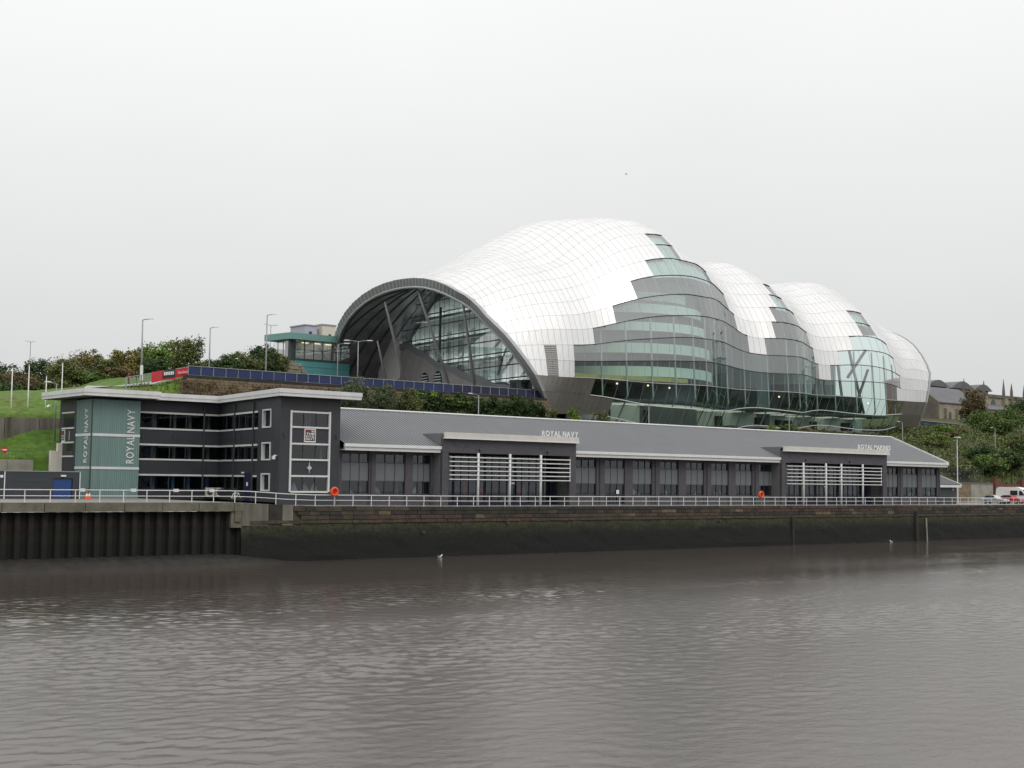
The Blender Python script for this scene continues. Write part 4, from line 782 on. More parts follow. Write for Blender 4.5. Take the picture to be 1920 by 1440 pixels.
for s0, s1, bs in segs:
    edges = [s0] + [x for b in bs for x in b] + [s1]
    for a, c in zip(edges[0::2], edges[1::2]):
        if c - a > .05: boxo('pilaster', 'charcoal_brick', B1, a, c, FT - .12, FT + .35, -.05, EZ0 + .3)
    for bi, (a, c) in enumerate(bs):
        door = (s0 == 108.5 and bi == 1)
        boxo('spandrel', 'charcoal_brick', B1, a, c, FT, FT + .3, -.05, 1.2 if not door else .12)
        boxo('head_beam', 'charcoal_brick', B1, a, c, FT + .05, FT + .35, 5.5, EZ0 + .3)
        w3 = (c - a) / 3
        for k in range(3):
            x0, x1 = a + k * w3 + .035, a + (k + 1) * w3 - .035
            boxo('grey_panel', 'grey_panel', B1, x0, x1, FT + .06 + .012 * (k % 2), FT + .2, 2.62, 4.55)
            wn = boxo('clerestory_window', 'window_glass', B1, x0, x1, FT + .12, FT + .14, 4.60, 5.48)
            wn = boxo('window', 'window_glass', B1, x0, x1, FT + .12, FT + .14, 1.22 if not door else .14, 2.58)
            wi += 1
        fr = MB()
        for k in range(4):
            x = a + k * w3; fr.box(x - .035, x + .035, FT + .03, FT + .22, 1.2 if not door else .1, 5.5)
        for z in (1.22, 2.60, 4.57): fr.box(a, c, FT + .045, FT + .2, z - .04, z + .04)
        fr.build('window_frame', 'dark_frame', B1)
        # goods and blinds seen inside
        rb = random.Random(bi * 7 + int(s0)); mset = ['pale_curtain', 'pale_curtain', 'pale_column', 'blue_curtain'] if s0 < 100 else ['dim_room', 'pale_column', 'pale_curtain', 'dim_room']
        if s0 > 170: mset = ['blue_curtain', 'pale_column', 'blue_curtain']
        for k in range(3 if s0 < 100 else 2):
            x = a + .2 + rb.random() * (c - a - 1.0); hgt = rb.uniform(.4, 1.15); ww = rb.uniform(.35, .9)
            mound(x + ww / 2, FT + .75, .9, ww * .62, .3, hgt * .9 + .2, rb).build('stock_bundle', rb.choice(mset), B1, smooth=True)
        if rb.random() < .8: boxo('inner_post', 'pale_column', B1, c - .45, c - .25, FT + .9, FT + 1.1, 0, 5.6)
    for a, c in list(zip(edges[0::2], edges[1::2]))[1:-1:2] + [(s1 - .35, s1)]: MB().tube([((a + c) / 2 - .2, FT - .22, 0), ((a + c) / 2 - .2, FT - .22, EZ0)], .06).build('downpipe', 'dark_frame', B1)
    boxo('eave_fascia', 'white_trim', B1, s0 + .05, s1 - .05 if s1 < 188 else s1, EA, EA + .25, EZ0, EZ1 - .12)
    MB().prism([(s0 - .05, EA - .16, EZ1 - .30), (s0 - .05, EA - .16, EZ1 + .03), (s0 - .05, EA + .1, EZ1 + .03), (s0 - .05, EA + .1, EZ1 - .30)], (s1 - s0 + .15, 0, 0)).build('gutter', 'white_paint', B1)
    boxo('eave_soffit', 'white_trim', B1, s0, s1, EA + .25, FT, EZ0 + .02, EZ0 + .1)
    boxo('door_notice', 'sign_white', B1, 117.0, 117.45, FT - .04, FT + .0, 1.35, 1.85) if s0 == 108.5 else None
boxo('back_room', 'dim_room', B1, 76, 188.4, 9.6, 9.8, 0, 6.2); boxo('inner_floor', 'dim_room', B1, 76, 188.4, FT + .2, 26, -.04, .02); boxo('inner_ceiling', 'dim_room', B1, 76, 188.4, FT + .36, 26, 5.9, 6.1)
boxo('end_wall', 'charcoal_brick', B1, 188.3, 188.62, FT + .36, 26.5, -.05, 6.2); boxo('end_wall', 'charcoal_brick', B1, 75.9, 76.2, FT + .36, 26.5, -.05, 6.2); boxo('back_wall', 'charcoal_brick', B1, 76.2, 188.3, 26.2, 26.6, 0, 6.4)
MB().prism([(188.32, 6.0, 6.2), (188.32, 26.6, 6.2), (188.32, RT, RZ - .25)], (.28, 0, 0)).build('gable', 'charcoal_brick', B1)
# ribbed metal roof, front and back slope
tilt = (RZ - EZ1) / (RT - EA)
def ribroof(s0, s1, t0, z0, t1, z1, nm):
    MB().quad((s0, t0, z0), (s1, t0, z0), (s1, t1, z1), (s0, t1, z1)).build(nm, 'roof_metal', B1)
    b = MB(); per = .45; n_ = int((s1 - s0) / per)      # standing ribs
    for i in range(n_):
        x = s0 + i * per + .06; pr = [(x, .004), (x + .03, .05), (x + .14, .05), (x + .17, .004)]; o_ = len(b.v)
        for xx, h in pr: b.v.append((xx, t0, z0 + h)); b.v.append((xx, t1, z1 + h))
        for k in range(3): b.f.append((o_ + 2 * k, o_ + 2 * k + 2, o_ + 2 * k + 3, o_ + 2 * k + 1))
        b.f.append((o_, o_ + 2, o_ + 4, o_ + 6))
    return b.build('roof_ribs', 'roof_rib', B1, kind='stuff')
ribroof(75.95, 188.6, EA - .02, EZ1 - .02, RT, RZ, 'roof_sheet'); ribroof(75.95, 188.6, RT + .02, RZ, 27, 6.4, 'roof_sheet')
MB().tube([(75.9, RT, RZ + .1), (188.7, RT, RZ + .1)], .13, 6).build('ridge_cap', 'white_paint', B1)
MB().prism([(188.55, EA - .15, EZ1 - .3), (188.55, EA - .15, EZ1 + .12), (188.55, RT, RZ + .22), (188.55, 27, 6.6), (188.55, 27, 6.2), (188.55, RT, RZ - .18)], (.22, 0, 0)).build('verge_trim', 'white_paint', B1)
# the two porticos
def portico(s0, s1, cols, l_end, word, wx, wtot, cap):
    pf = 5.2
    boxo('portico_wall', 'charcoal_brick', B1, s0, s1, pf, pf + .4, 5.85, 7.42); boxo('portico_jamb', 'charcoal_brick', B1, s0, s0 + .85, pf + .02, pf + .42, -.05, 5.85); boxo('portico_jamb', 'charcoal_brick', B1, s1 - 1.0, s1, pf + .02, pf + .42, -.05, 5.85)
    boxo('portico_side', 'roof_grey', B1, s0 + .01, s0 + .3, pf + .42, 9.8, -.05, 8.0); boxo('portico_side', 'roof_grey', B1, s1 - .3, s1 - .01, pf + .42, 9.8, -.05, 8.0)
    boxo('portico_roof', 'roof_grey', B1, s0 + .3, s1 - .3, pf, 9.9, 7.85, 8.02)
    boxo('portico_fascia', 'cream_fascia', B1, s0 - .05, s1 + .05, 4.72, 5.0, 7.50, 8.12); boxo('fascia_drip', 'white_paint', B1, s0 - .05, s1 + .05, 4.66, 5.1, 7.40, 7.50)
    for i, c in enumerate(cols): MB().tube([(c, pf - .12, -.02), (c, pf - .12, 5.9)], .15, 12).build('column', 'white_paint', B1, smooth=True)
    ed = [s0 + .85] + list(cols) + [l_end]
    for a, c in zip(ed, ed[1:]):
        for z in (5.38, 4.89, 4.39, 3.89, 3.40, 2.91): MB().prism([(a, pf - .28, z - .055), (a, pf - .28, z + .055), (a, pf - .08, z + .035), (a, pf - .08, z - .035)], (c - a, 0, 0)).build('louvre', 'white_paint', B1)
    MB().tube([(l_end, pf - .15, 2.8), (l_end, pf - .15, 5.5)], .06).build('louvre_post', 'white_paint', B1)
    n_ = int((s1 - s0 - 1.8) / 1.12); wdt = (s1 - s0 - 1.85) / n_; fr = MB()
    for i in range(n_):
        a = s0 + .86 + i * wdt
        for z0, z1 in ((.3, 2.75), (2.85, 5.6)): boxo('shop_window', 'window_glass', B1, a + .04, a + wdt - .04, 7.4, 7.43, z0, z1)
        fr.box(a - .04, a + .04, 7.33, 7.5, 0, 5.7)
    fr.box(s0 + .85, s1 - .99, 7.345, 7.49, 2.75, 2.85); fr.box(s0 + .85, s1 - .99, 7.345, 7.49, .1, .3); fr.build('shop_front_frame', 'navy_door', B1)
    rb = random.Random(int(s0))
    for k in range(9):
        a = s0 + 1.2 + rb.random() * (s1 - s0 - 3.2); ww = rb.uniform(.3, .8); hh = rb.uniform(1.2, 2.5); b = MB()
        b = mound(a, 8.2, .2, ww * .6, .3, hh, rb)
        b.build('display', rb.choice(['pale_curtain', 'blue_curtain', 'banner_red', 'pale_column', 'dim_room', 'dim_room'] if s0 < 100 else ['dim_room', 'dim_room', 'blue_curtain']), B1)
    dx = s0 + (11.6 if s0 < 100 else 12.0)
    boxo('door_sign', 'sign_white', B1, dx, dx + .5, 7.2, 7.26, 2.45, 2.62)
    for x in (s0 + 1.6, s0 + 3.0, s0 + 14.2): boxo('wall_vent', 'dark_frame', B1, x, x + .8, pf - .03, pf + .02, 6.55, 7.1)
    for x in (s0 + 5.2, s0 + 15.4): MB().tube([(x, pf - .05, 6.25), (x, pf - .25, 6.3)], .12, 8).build('flood_light', 'dark_frame', B1)
    letters(word, 'lamp_white', B1, (wx, 4.86, 8.15), (1, 0, 0), (0, 0, 1), cap, .05, .14, total=wtot, bold=.022)
    for q_ in range(5): MB().tube([(wx + wtot * q_ / 4, 4.93, 8.08), (wx + wtot * q_ / 4, 4.93, 8.3)], .02, 4).build('letter_bracket', 'lamp_grey', B1)
    MB().box(wx, wx + wtot, 4.92, 4.95, 8.16, 8.2).build('letter_rail', 'lamp_grey', B1)
portico(88.5, 108.5, (93.45, 98.1, 102.8), 107.4, 'ROYAL NAVY', 102.75, 5.75, .62)
portico(147.2, 171.85, (151.75, 156.85, 160.45, 165.6), 170.2, 'ROYAL MARINES', 164.2, 8.1, .66)
# small matching annexe at the right end
K = thing('shop_annexe', 'small dark annexe with white gable trim beside the long shop', 'building', (192, 9, 0))
boxo('wall', 'charcoal', K, 188.9, 195.6, 8.4, 19, -.05, 2.7)
boxo('eave_fascia', 'white_trim', K, 188.85, 196.05, 7.7, 7.95, 2.66, 3.05)
MB().prism([(188.85, 7.8, 3.06), (188.85, 13.3, 4.95), (188.85, 13.3, 5.05), (188.85, 7.8, 3.16)], (7.1, 0, 0)).build('roof', 'roof_metal', K); MB().prism([(188.85, 13.32, 4.95), (188.85, 19, 3.06), (188.85, 19, 3.16), (188.85, 13.32, 5.05)], (7.1, 0, 0)).build('roof', 'roof_metal', K)
MB().prism([(195.96, 7.66, 2.95), (195.96, 7.66, 3.2), (195.96, 13.3, 5.2), (195.96, 19, 3.2), (195.96, 19, 2.95), (195.96, 13.3, 4.9)], (.18, 0, 0)).build('verge_trim', 'white_paint', K)
MB().prism([(195.5, 8.4, 2.7), (195.5, 18.6, 2.7), (195.5, 13.3, 4.88)], (.1, 0, 0)).build('gable', 'charcoal', K)
boxo('wall_light', 'lamp_white', K, 194.4, 194.6, 8.25, 8.4, 2.2, 2.45)

# ------------------------------------------------------------------ three-storey office wing with teal tower
B2 = thing('navy_office_building', 'three storey charcoal office building with teal corner tower and white flat roof edge', 'building', (63, 20, .4))
LV = ((1.40, 2.97), (4.66, 6.27), (8.02, 9.78))    # window storeys
SPN = ((.30, 1.40), (2.97, 4.66), (6.27, 8.02), (9.78, 11.1))
def facade(p0, p1, mulls, nm=True, wins=True, cols=(), curt=None, skip=(), depth=.3):
    """a facade between two plan points (left to right as seen from outside)"""
    p0 = Vector((*p0, 0)); p1 = Vector((*p1, 0)); d = (p1 - p0); Ln = d.length; d.normalize(); n_ = Vector((d.y, -d.x, 0))
    def pt(u, v, z): return p0 + d * u + n_ * v + Vector((0, 0, z))
    def bx(name, m, u0, u1, v0, v1, z0, z1, par=B2, **kw): return MB().prism([pt(u0, v0, z0), pt(u1, v0, z0), pt(u1, v1, z0), pt(u0, v1, z0)], (0, 0, z1 - z0)).build(name, m, par, **kw)
    for z0, z1 in SPN: bx('spandrel', 'charcoal', 0, Ln, -depth, 0, z0, z1)
    ed = [0] + list(mulls) + [Ln]
    for li, (z0, z1) in enumerate(LV):
        for a, c in zip(ed, ed[1:]):
            if (li, round(a, 1)) in skip: continue
            bx('window', 'window_glass', a + .05, c - .05, -.17, -.15, z0 + .05, z1 - .05)
        bx('white_band', 'white_trim', .02, Ln - .02, -.06, .07, z1 - .10, z1 + .09); bx('white_band', 'white_trim', .02, Ln - .02, -.06, .07, z0 - .09, z0 + .09) if li > 0 else bx('window_sill', 'dark_frame', .02, Ln - .02, -.06, .05, z0 - .04, z0 + .04)
        for k, u in enumerate(cols): bx('inner_column', curt[li] if curt else 'pale_column', u, u + .32, -1.4, -1.1, z0 - .5, z1 + .4)
    for u in mulls: bx('mullion', 'dark_frame', u - .04, u + .04, -.26, -.10, .3, 9.9)
    return pt, bx
def dpipe(bx, u): bx('downpipe', 'dark_frame', u - .07, u + .07, .05, .2, .3, 10.9)
X0, X1, TM = 60.9, 70.9, 24.0
pt, bx = facade((X0, TM), (X1, TM), (2.05, 4.1, 6.0, 8.1), cols=(2.6, 4.95, 6.8, 9.1), curt=('blue_curtain', 'pale_column', 'pale_column'))
dpipe(bx, 8.05)
for u in (.7, 4.4): bx('wall_light', 'dark_frame', u, u + .18, .0, .12, 7.0, 7.4)
for z in (9.6,): pass
CX, CT = 68.45, 6.0      # front corner of the pavilion
Lw = math.hypot(X1 - CX, TM - CT)
# wing face: from the re-entrant corner towards the river
pt, bx = facade((X1, TM), (X1 + (CX - X1) * .66, TM + (CT - TM) * .66), (2.0, 4.0, 6.0, 8.0, 10.0), cols=(1.2, 3.1, 5.2, 7.2, 9.5), curt=('grey_wall', 'pale_column', 'pale_column'))
dpipe(bx, 5.2); dpipe(bx, 10.9); boxo_d = bx('entrance_door', 'navy_door', 8.6, 10.6, -.02, .1, .35, 3.3); bx('door_notice', 'sign_white', 9.3, 9.7, .1, .13, 1.9, 2.3)
bx('spot_light', 'lamp_white', 8.3, 8.5, .1, .35, 3.25, 3.4); bx('wall_light', 'dark_frame', 6.9, 7.1, 0, .12, 7.0, 7.4)
# blind part of the wing with three white framed windows
q0 = (X1 + (CX - X1) * .66, TM + (CT - TM) * .66); q1 = (CX, CT)
p0 = Vector((*q0, 0)); p1 = Vector((*q1, 0)); d = (p1 - p0); Ln = d.length; d.normalize(); nn = Vector((d.y, -d.x, 0))
def pt(u, v, z): return p0 + d * u + nn * v + Vector((0, 0, z))
def bx(name, m, u0, u1, v0, v1, z0, z1, par=B2, **kw): return MB().prism([pt(u0, v0, z0), pt(u1, v0, z0), pt(u1, v1, z0), pt(u0, v1, z0)], (0, 0, z1 - z0)).build(name, m, par, **kw)
wu0, wu1 = 1.35, 3.75; zs = [(1.42, 3.28), (4.62, 6.50), (8.0, 9.95)]
bx('wall', 'charcoal', .01, wu0, -.4, 0, .3, 11.1); bx('wall', 'charcoal', wu1, Ln - .3, -.4, 0, .3, 11.1)
zz = [.3] + [z for p in zs for z in p] + [11.1]
for a, c in zip(zz[0::2], zz[1::2]): bx('wall', 'charcoal', wu0, wu1, -.4, -.002, a, c)
for a, c in zs:
    fr = bx('window_frame', 'white_trim', wu0, wu1, -.3, .1, c - .14, c); bx('frame_sill', 'white_trim', wu0, wu1, -.3, .1, a, a + .14, par=B2); bx('frame_side', 'white_trim', wu0, wu0 + .16, -.3, .1, a + .14, c - .14); bx('frame_side', 'white_trim', wu1 - .16, wu1, -.3, .1, a + .14, c - .14)
    bx('window', 'window_glass', wu0 + .16, wu1 - .16, -.26, -.24, a + .14, c - .14); bx('inner_blind', 'grey_wall', wu0 + .5, wu0 + 1.0, -1.0, -.9, a, c)
# cctv camera on a bracket
bx('camera_bracket', 'lamp_white', Ln - .75, Ln - .6, 0, .35, 5.05, 5.15); bx('security_camera', 'lamp_white', Ln - .85, Ln - .5, .25, .5, 4.7, 5.05)
# pavilion front, facing the river
PX0, PX1 = CX, 75.6
def fb(name, m, x0, x1, y0, y1, z0, z1, par=B2, **kw): return boxo(name, m, par, x0, x1, y0, y1, z0, z1, **kw)
fx0, fx1 = 69.58, 74.4
fb('wall', 'charcoal', PX0 + .0, fx0, CT, CT + .4, .05, 11.1); fb('wall', 'charcoal', fx1, PX1, CT, CT + .4, .05, 11.1); fb('wall', 'charcoal', fx0, fx1, CT + .002, CT + .4, 9.76, 11.1); fb('wall', 'charcoal', fx0, fx1, CT + .002, CT + .4, .05, 1.40)
for a, c in ((3.02, 4.70), (6.33, 8.04)): fb('panel', 'charcoal', fx0 + .1, fx1 - .1, CT + .05, CT + .4, a, c)
fb('frame_side', 'white_trim', fx0, fx0 + .2, CT - .1, CT + .2, 1.40, 9.76); fb('frame_side', 'white_trim', fx1 - .2, fx1, CT - .1, CT + .2, 1.40, 9.76)
for z in (1.40, 3.02, 4.70, 6.33, 8.04, 9.62): fb('frame_bar', 'white_trim', fx0 + .2, fx1 - .2, CT - .09, CT + .2, z - .08, z + .1)
for z0, z1 in ((1.48, 2.94), (4.78, 6.25), (8.12, 9.56)):
    for k in range(3): fb('window', 'window_glass', fx0 + .22 + k * 1.47, fx0 + 1.67 + k * 1.47, CT + .12, CT + .14, z0, z1)
    for k in (1, 2): fb('mullion', 'dark_frame', fx0 + .195 + k * 1.47 - .02, fx0 + .195 + k * 1.47 + .05, CT + .04, CT + .2, z0, z1)
for x, m in ((70.3, 'pale_curtain'), (71.6, 'pale_column'), (72.7, 'pale_curtain')):
    mound(x + .4, CT + .9, 1.1, .55, .3, 1.3, random.Random(int(x * 10))).build('stock_bundle', m, B2, smooth=True)
for x in (72.0, 72.4): fb('inner_column', 'grey_wall', x, x + .18, CT + 1.0, CT + 1.2, 8.0, 9.7)
fb('inner_column', 'pale_column', 73.75, 73.95, CT + .8, CT + 1.0, 4.7, 6.3)
SB = fb('sign_board', 'sign_white', 71.28, 72.62, CT - .06, CT + .05, 6.52, 7.92); fb('sign_panel', 'banner_black', 71.37, 72.53, CT - .08, CT - .06, 6.66, 7.83)
letters('MADE', 'sign_red', B2, (71.44, CT - .085, 7.56), (1, 0, 0), (0, 0, 1), .2, .01, .1, total=.58, bold=.02); letters('IN', 'sign_white', B2, (72.1, CT - .085, 7.56), (1, 0, 0), (0, 0, 1), .2, .01, .1, total=.36, bold=.02)
letters('THE', 'sign_white', B2, (71.44, CT - .085, 7.30), (1, 0, 0), (0, 0, 1), .2, .01, .1, total=1.02, bold=.03); letters('ROYAL', 'sign_white', B2, (71.44, CT - .085, 7.02), (1, 0, 0), (0, 0, 1), .22, .01, .1, total=1.02, bold=.02); letters('NAVY', 'sign_white', B2, (71.44, CT - .085, 6.74), (1, 0, 0), (0, 0, 1), .24, .01, .1, total=1.02, bold=.02)
ex, ez = 71.95, 3.88
b = MB(); b.prism([(ex, CT - .06, ez + .72), (ex + .07, CT - .06, ez + .07), (ex + .34, CT - .06, ez), (ex + .07, CT - .06, ez - .07), (ex, CT - .06, ez - .62), (ex - .07, CT - .06, ez - .07), (ex - .34, CT - .06, ez), (ex - .07, CT - .06, ez + .07)][::-1], (0, .1, 0))
b.prism([(ex + .26 * math.cos(a), CT - .08, ez + .2 * math.sin(a)) for a in np.linspace(0, 2 * math.pi, 9)[:-1]][::-1], (0, .06, 0)); b.build('emblem', 'emblem_silver', B2)
for x in (68.9, 75.1): fb('wall_light', 'dark_frame', x, x + .16, CT - .14, CT, 7.0, 7.4)
fb('side_wall', 'charcoal', PX1 - .35, PX1 - .002, CT + .4, TM + 9, .05, 11.1)
# flat roof, white two-step edge
def roof_edge(poly, ztop, zbot, inset):
    """white fascia round an open poly-line (outer edge), as seen from the river"""
    V2 = [Vector(p) for p in poly]
    def off(o_):
        r = []
        for i, p in enumerate(V2):
            ds = []
            if i: ds.append((p - V2[i - 1]).normalized())
            if i < len(V2) - 1: ds.append((V2[i + 1] - p).normalized())
            ns = [Vector((d_.y, -d_.x)) for d_ in ds]; m_ = sum(ns, Vector((0, 0))) / len(ns); r.append(p + m_ * (o_ / m_.length_squared))
        return r
    for z0, z1, o_ in ((zbot + .33, ztop, .0), (zbot, zbot + .33, -.06)):
        P_, Q_ = off(o_), off(o_ - .25)
        for i in range(len(V2) - 1): MB().prism([(*P_[i], z0), (*P_[i + 1], z0), (*Q_[i + 1], z0), (*Q_[i], z0)], (0, 0, z1 - z0)).build('roof_edge', 'white_trim', B2)
RZT, RZB = 11.88, 11.12
main_edge = [(62.1, 22.6), (70.0, 22.6), (67.65, 4.9), (77.6, 4.9), (77.6, 33)]
roof_edge(main_edge, RZT, RZB, 0)
MB().prism([(x, y, RZB + .03) for x, y in [(62.1, 22.75), (70.15, 22.75), (67.85, 5.1), (77.4, 5.1), (77.4, 33), (62.1, 33)]], (0, 0, .55)).build('roof_deck', 'roof_grey', B2)
# interior dark boxes so that windows show a dim room
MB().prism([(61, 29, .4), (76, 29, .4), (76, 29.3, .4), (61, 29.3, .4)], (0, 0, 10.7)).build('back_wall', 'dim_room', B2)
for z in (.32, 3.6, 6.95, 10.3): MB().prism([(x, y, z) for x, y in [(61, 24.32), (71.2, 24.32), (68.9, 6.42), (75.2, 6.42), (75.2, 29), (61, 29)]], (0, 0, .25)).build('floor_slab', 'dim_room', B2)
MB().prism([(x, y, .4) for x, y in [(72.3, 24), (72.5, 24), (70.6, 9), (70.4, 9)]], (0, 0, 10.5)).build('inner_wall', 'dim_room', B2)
# teal tower
TX0, TX1, TT = 55.45, 60.75, 22.5
for z0, z1 in ((.4, 3.52), (3.70, 7.0), (7.20, 10.85)):
    b = MB(); n_ = 26
    for k in range(n_): x = TX0 + (TX1 - TX0) * k / n_; w_ = (TX1 - TX0) / n_; b.box(x, x + w_ * .72, TT - .03, TT + .3, z0, z1); b.box(x + w_ * .72, x + w_, TT + .02, TT + .3, z0, z1)
    b.build('teal_cladding', 'teal_sheet', B2)
    b = MB(); n_ = 20
    for k in range(n_): y = TT + .31 + 4.0 * k / n_; w_ = 4.0 / n_; b.box(TX0 - .03, TX0 + .3, y, y + w_ * .72, z0, z1); b.box(TX0 + .02, TX0 + .3, y + w_ * .72, y + w_, z0, z1)
    b.build('teal_cladding', 'teal_sheet', B2)
for z0, z1 in ((3.52, 3.70), (7.0, 7.20)): boxo('white_band', 'white_trim', B2, TX0 - .08, TX1, TT - .08, TT + .32, z0 - .03, z1 + .05); boxo('white_band', 'white_trim', B2, TX0 - .08, TX0 + .3, TT + .32, TT + 4.3, z0 - .03, z1 + .05)
MB().tube([(TX0 - .1, TT - .1, .4), (TX0 - .1, TT - .1, 10.9)], .09, 8).build('corner_downpipe', 'dark_frame', B2)
boxo('tower_core', 'charcoal', B2, TX0 + .3, TX1, TT + .3, 31.5, .3, 11.0); boxo('tower_side', 'charcoal', B2, TX0 - .0, TX0 + .29, TT + 4.32, 31.6, .3, 11.0)
letters('ROYAL NAVY', 'sign_white', B2, (60.1, TT - .06, 4.15), (0, 0, 1), (-1, 0, 0), .86, .06, .15, total=5.75)
letters('ROYAL NAVY', 'sign_white', B2, (TX0 - .06, 23.55, 4.15), (0, 0, 1), (0, 1, 0), .86, -.06, .15, total=5.75)
for z0, z1 in ((5.0, 6.2), (6.45, 7.75), (8.0, 9.5)):
    if z0 != 6.45: boxo('window', 'window_glass', B2, TX0 - .03, TX0 - .004, 27.6, 30.4, z0 + .1, z1)
for z in (9.6, 7.9, 6.35, 4.85): boxo('white_band', 'white_trim', B2, TX0 - .12, TX0 + .1, 27.3, 30.8, z - .08, z + .08)
boxo('side_sign', 'sign_white', B2, TX0 - .08, TX0 + .05, 29.9, 30.7, 6.45, 7.75); boxo('side_sign_panel', 'banner_black', B2, TX0 - .1, TX0 - .081, 29.98, 30.62, 6.6, 7.65)
letters('NAVY', 'sign_white', B2, (TX0 - .105, 30.6, 6.7), (0, -1, 0), (0, 0, 1), .2, .01, .1, total=.6); letters('ROYAL', 'sign_white', B2, (TX0 - .105, 30.6, 7.0), (0, -1, 0), (0, 0, 1), .2, .01, .1, total=.6); letters('MADE IN', 'sign_red', B2, (TX0 - .105, 30.6, 7.35), (0, -1, 0), (0, 0, 1), .16, .01, .1, total=.6)
boxo('emblem', 'emblem_silver', B2, TX0 - .06, TX0, 28.55, 28.7, 6.6, 7.6)
tower_edge = [(53.9, 33.2), (53.9, 21.0), (62.4, 21.0), (62.4, 22.7)]
roof_edge(tower_edge, RZT + .02, RZB + .01, 0)
MB().prism([(x, y, RZB - .02) for x, y in [(54.1, 21.2), (62.3, 21.2), (62.3, 33), (54.1, 33)]], (0, 0, .58)).build('roof_deck', 'roof_grey', B2)
# stepped white parapet behind the shed
PW_ = thing('stepped_white_wall', 'stepped white rendered wall between the shed and the office tower', 'wall', (54.8, 30.8, .4))
boxo('lower_step', 'cream_render', PW_, 54.2, 54.95, 30.5, 31.1, .4, 5.45); boxo('upper_step', 'cream_render', PW_, 54.95, 55.44, 30.55, 31.05, .4, 6.3)
# low dark shed with blue door
SH = thing('utility_shed', 'low charcoal shed with a blue door and a slot window', 'shed', (49, 18, .45))
boxo('wall', 'charcoal', SH, 45.05, 49.8, 18, 22, .4, 3.12); boxo('wall', 'charcoal', SH, 51.8, 52.55, 18, 22, .4, 3.14); boxo('wall', 'charcoal', SH, 49.8, 51.8, 18.003, 22, 2.48, 3.13); boxo('door_recess', 'charcoal', SH, 49.8, 51.8, 18.5, 22, .4, 2.48)
boxo('door', 'blue_door', SH, 49.86, 51.74, 18.12, 18.3, .45, 2.44); boxo('slot_window', 'car_glass', SH, 46.1, 49.2, 17.98, 18.02, 2.12, 2.52); boxo('door_lamp', 'lamp_white', SH, 50.55, 51.05, 17.85, 18.0, 2.66, 2.82); boxo('roof_trim', 'lamp_grey', SH, 45.0, 52.62, 17.95, 22.05, 3.12, 3.2)
MB().tube([(52.5, 17.9, .45), (52.5, 17.9, 3.1)], .05).build('downpipe', 'lamp_white', SH); MB().tube([(45.0, 17.9, .45), (45.0, 17.9, 3.1)], .05).build('downpipe', 'lamp_white', SH)
boxo('wall_lamp', 'lamp_white', SH, 44.6, 44.85, 17.9, 18.1, 2.5, 2.75)
# retaining walls on the left
RW = thing('concrete_retaining_wall', 'tall stained concrete retaining wall below the flagpoles', 'wall', (45, 36.8, 4))
boxo('wall_panel', 'stained_concrete', RW, -150, 20, 36.7, 37.5, 3, 9.05)
for i in range(11): a = 20 + i * 3.9; boxo('wall_panel', 'stained_concrete', RW, a + .04, a + 3.86, 36.72, 37.5, 3, 9.12 + .07 * max(0, i - 7))
boxo('coping', 'concrete', RW, -150, 47, 36.6, 37.6, 9.08, 9.2)
LW = thing('low_grey_wall', 'low grey wall with dark railing behind the shed', 'wall', (48, 31, 3))
for i in range(8): a = 30 + i * 2.8; boxo('wall_block', 'concrete', LW, a, a + 2.76, 30.7, 31.3, 0, 4.4)
for i in range(60): a = 30 + i * .38; MB().tube([(a, 30.9, 4.4), (a, 30.9, 5.3)], .015, 4).build('baluster', 'dark_frame', LW)
MB().tube([(30, 30.9, 5.3), (52.8, 30.9, 5.3)], .025, 4).build('top_rail', 'dark_frame', LW)
# stone terrace wall below the hoarding
TW = thing('stone_terrace_wall', 'brown sandstone terrace wall below the blue hoarding', 'wall', (105, 43.5, 12.5))
rb = random.Random(5); b = MB()
z = 12.2
while z < 15.1:
    x = 75.5 + rb.random(); h = rb.uniform(.24, .38)
    while x < 137:
        w_ = rb.uniform(.35, .9); b.box(x, x + w_ - .03, 43.1 - rb.uniform(0, .16), 43.6, z, z + h - .03); x += w_
    z += h
b.build('stones', 'sandstone', TW, kind='stuff'); boxo('wall_core', 'sandstone', TW, 75.6, 137.5, 43.3, 44.2, 11.5, 15.1)
boxo('coping', 'stone_black', TW, 76, 137, 43.2, 44.2, 15.1, 15.75)
# ------------------------------------------------------------------ fences
F1 = thing('blue_hoarding', 'long blue panel hoarding in front of the open arch', 'fence', (105, 44, 15.8))
x = 76.6; i = 0
while x < 136:
    boxo('panel', 'hoarding_blue' if x < 119 else 'hoarding_dark', F1, x + .05, x + 1.72, 44.0, 44.06, 15.85, 16.92); MB().tube([(x, 43.95, 15.2), (x, 43.95, 17.0)], .04, 5).build('post', 'fence_steel', F1); x += 1.77
MB().tube([(76.6, 43.95, 16.96), (136, 43.95, 16.96)], .04, 4).build('top_rail', 'fence_steel', F1)
F2 = thing('banner_fence', 'sloping fence hung with red and black event banners on the hill', 'fence', (74, 46, 15))
def bn(nm, m, s0, s1, z0, z1, zt0, zt1, o=0.): return MB().prism([(s0, 45.6 - o, z0), (s1, 45.4 - o, z1), (s1, 45.4 - o, zt1), (s0, 45.6 - o, zt0)], (0, .04, 0)).build(nm, m, F2)
bn('banner', 'banner_red', 72.4, 73.75, 14.62, 14.98, 16.0, 16.28); bn('banner', 'banner_black', 73.75, 75.5, 15.2, 15.45, 16.28, 16.6); bn('banner_strip', 'banner_red', 73.75, 75.5, 14.98, 15.3, 15.2, 15.45); bn('banner', 'banner_red', 75.55, 77.3, 15.45, 15.75, 16.62, 16.95)
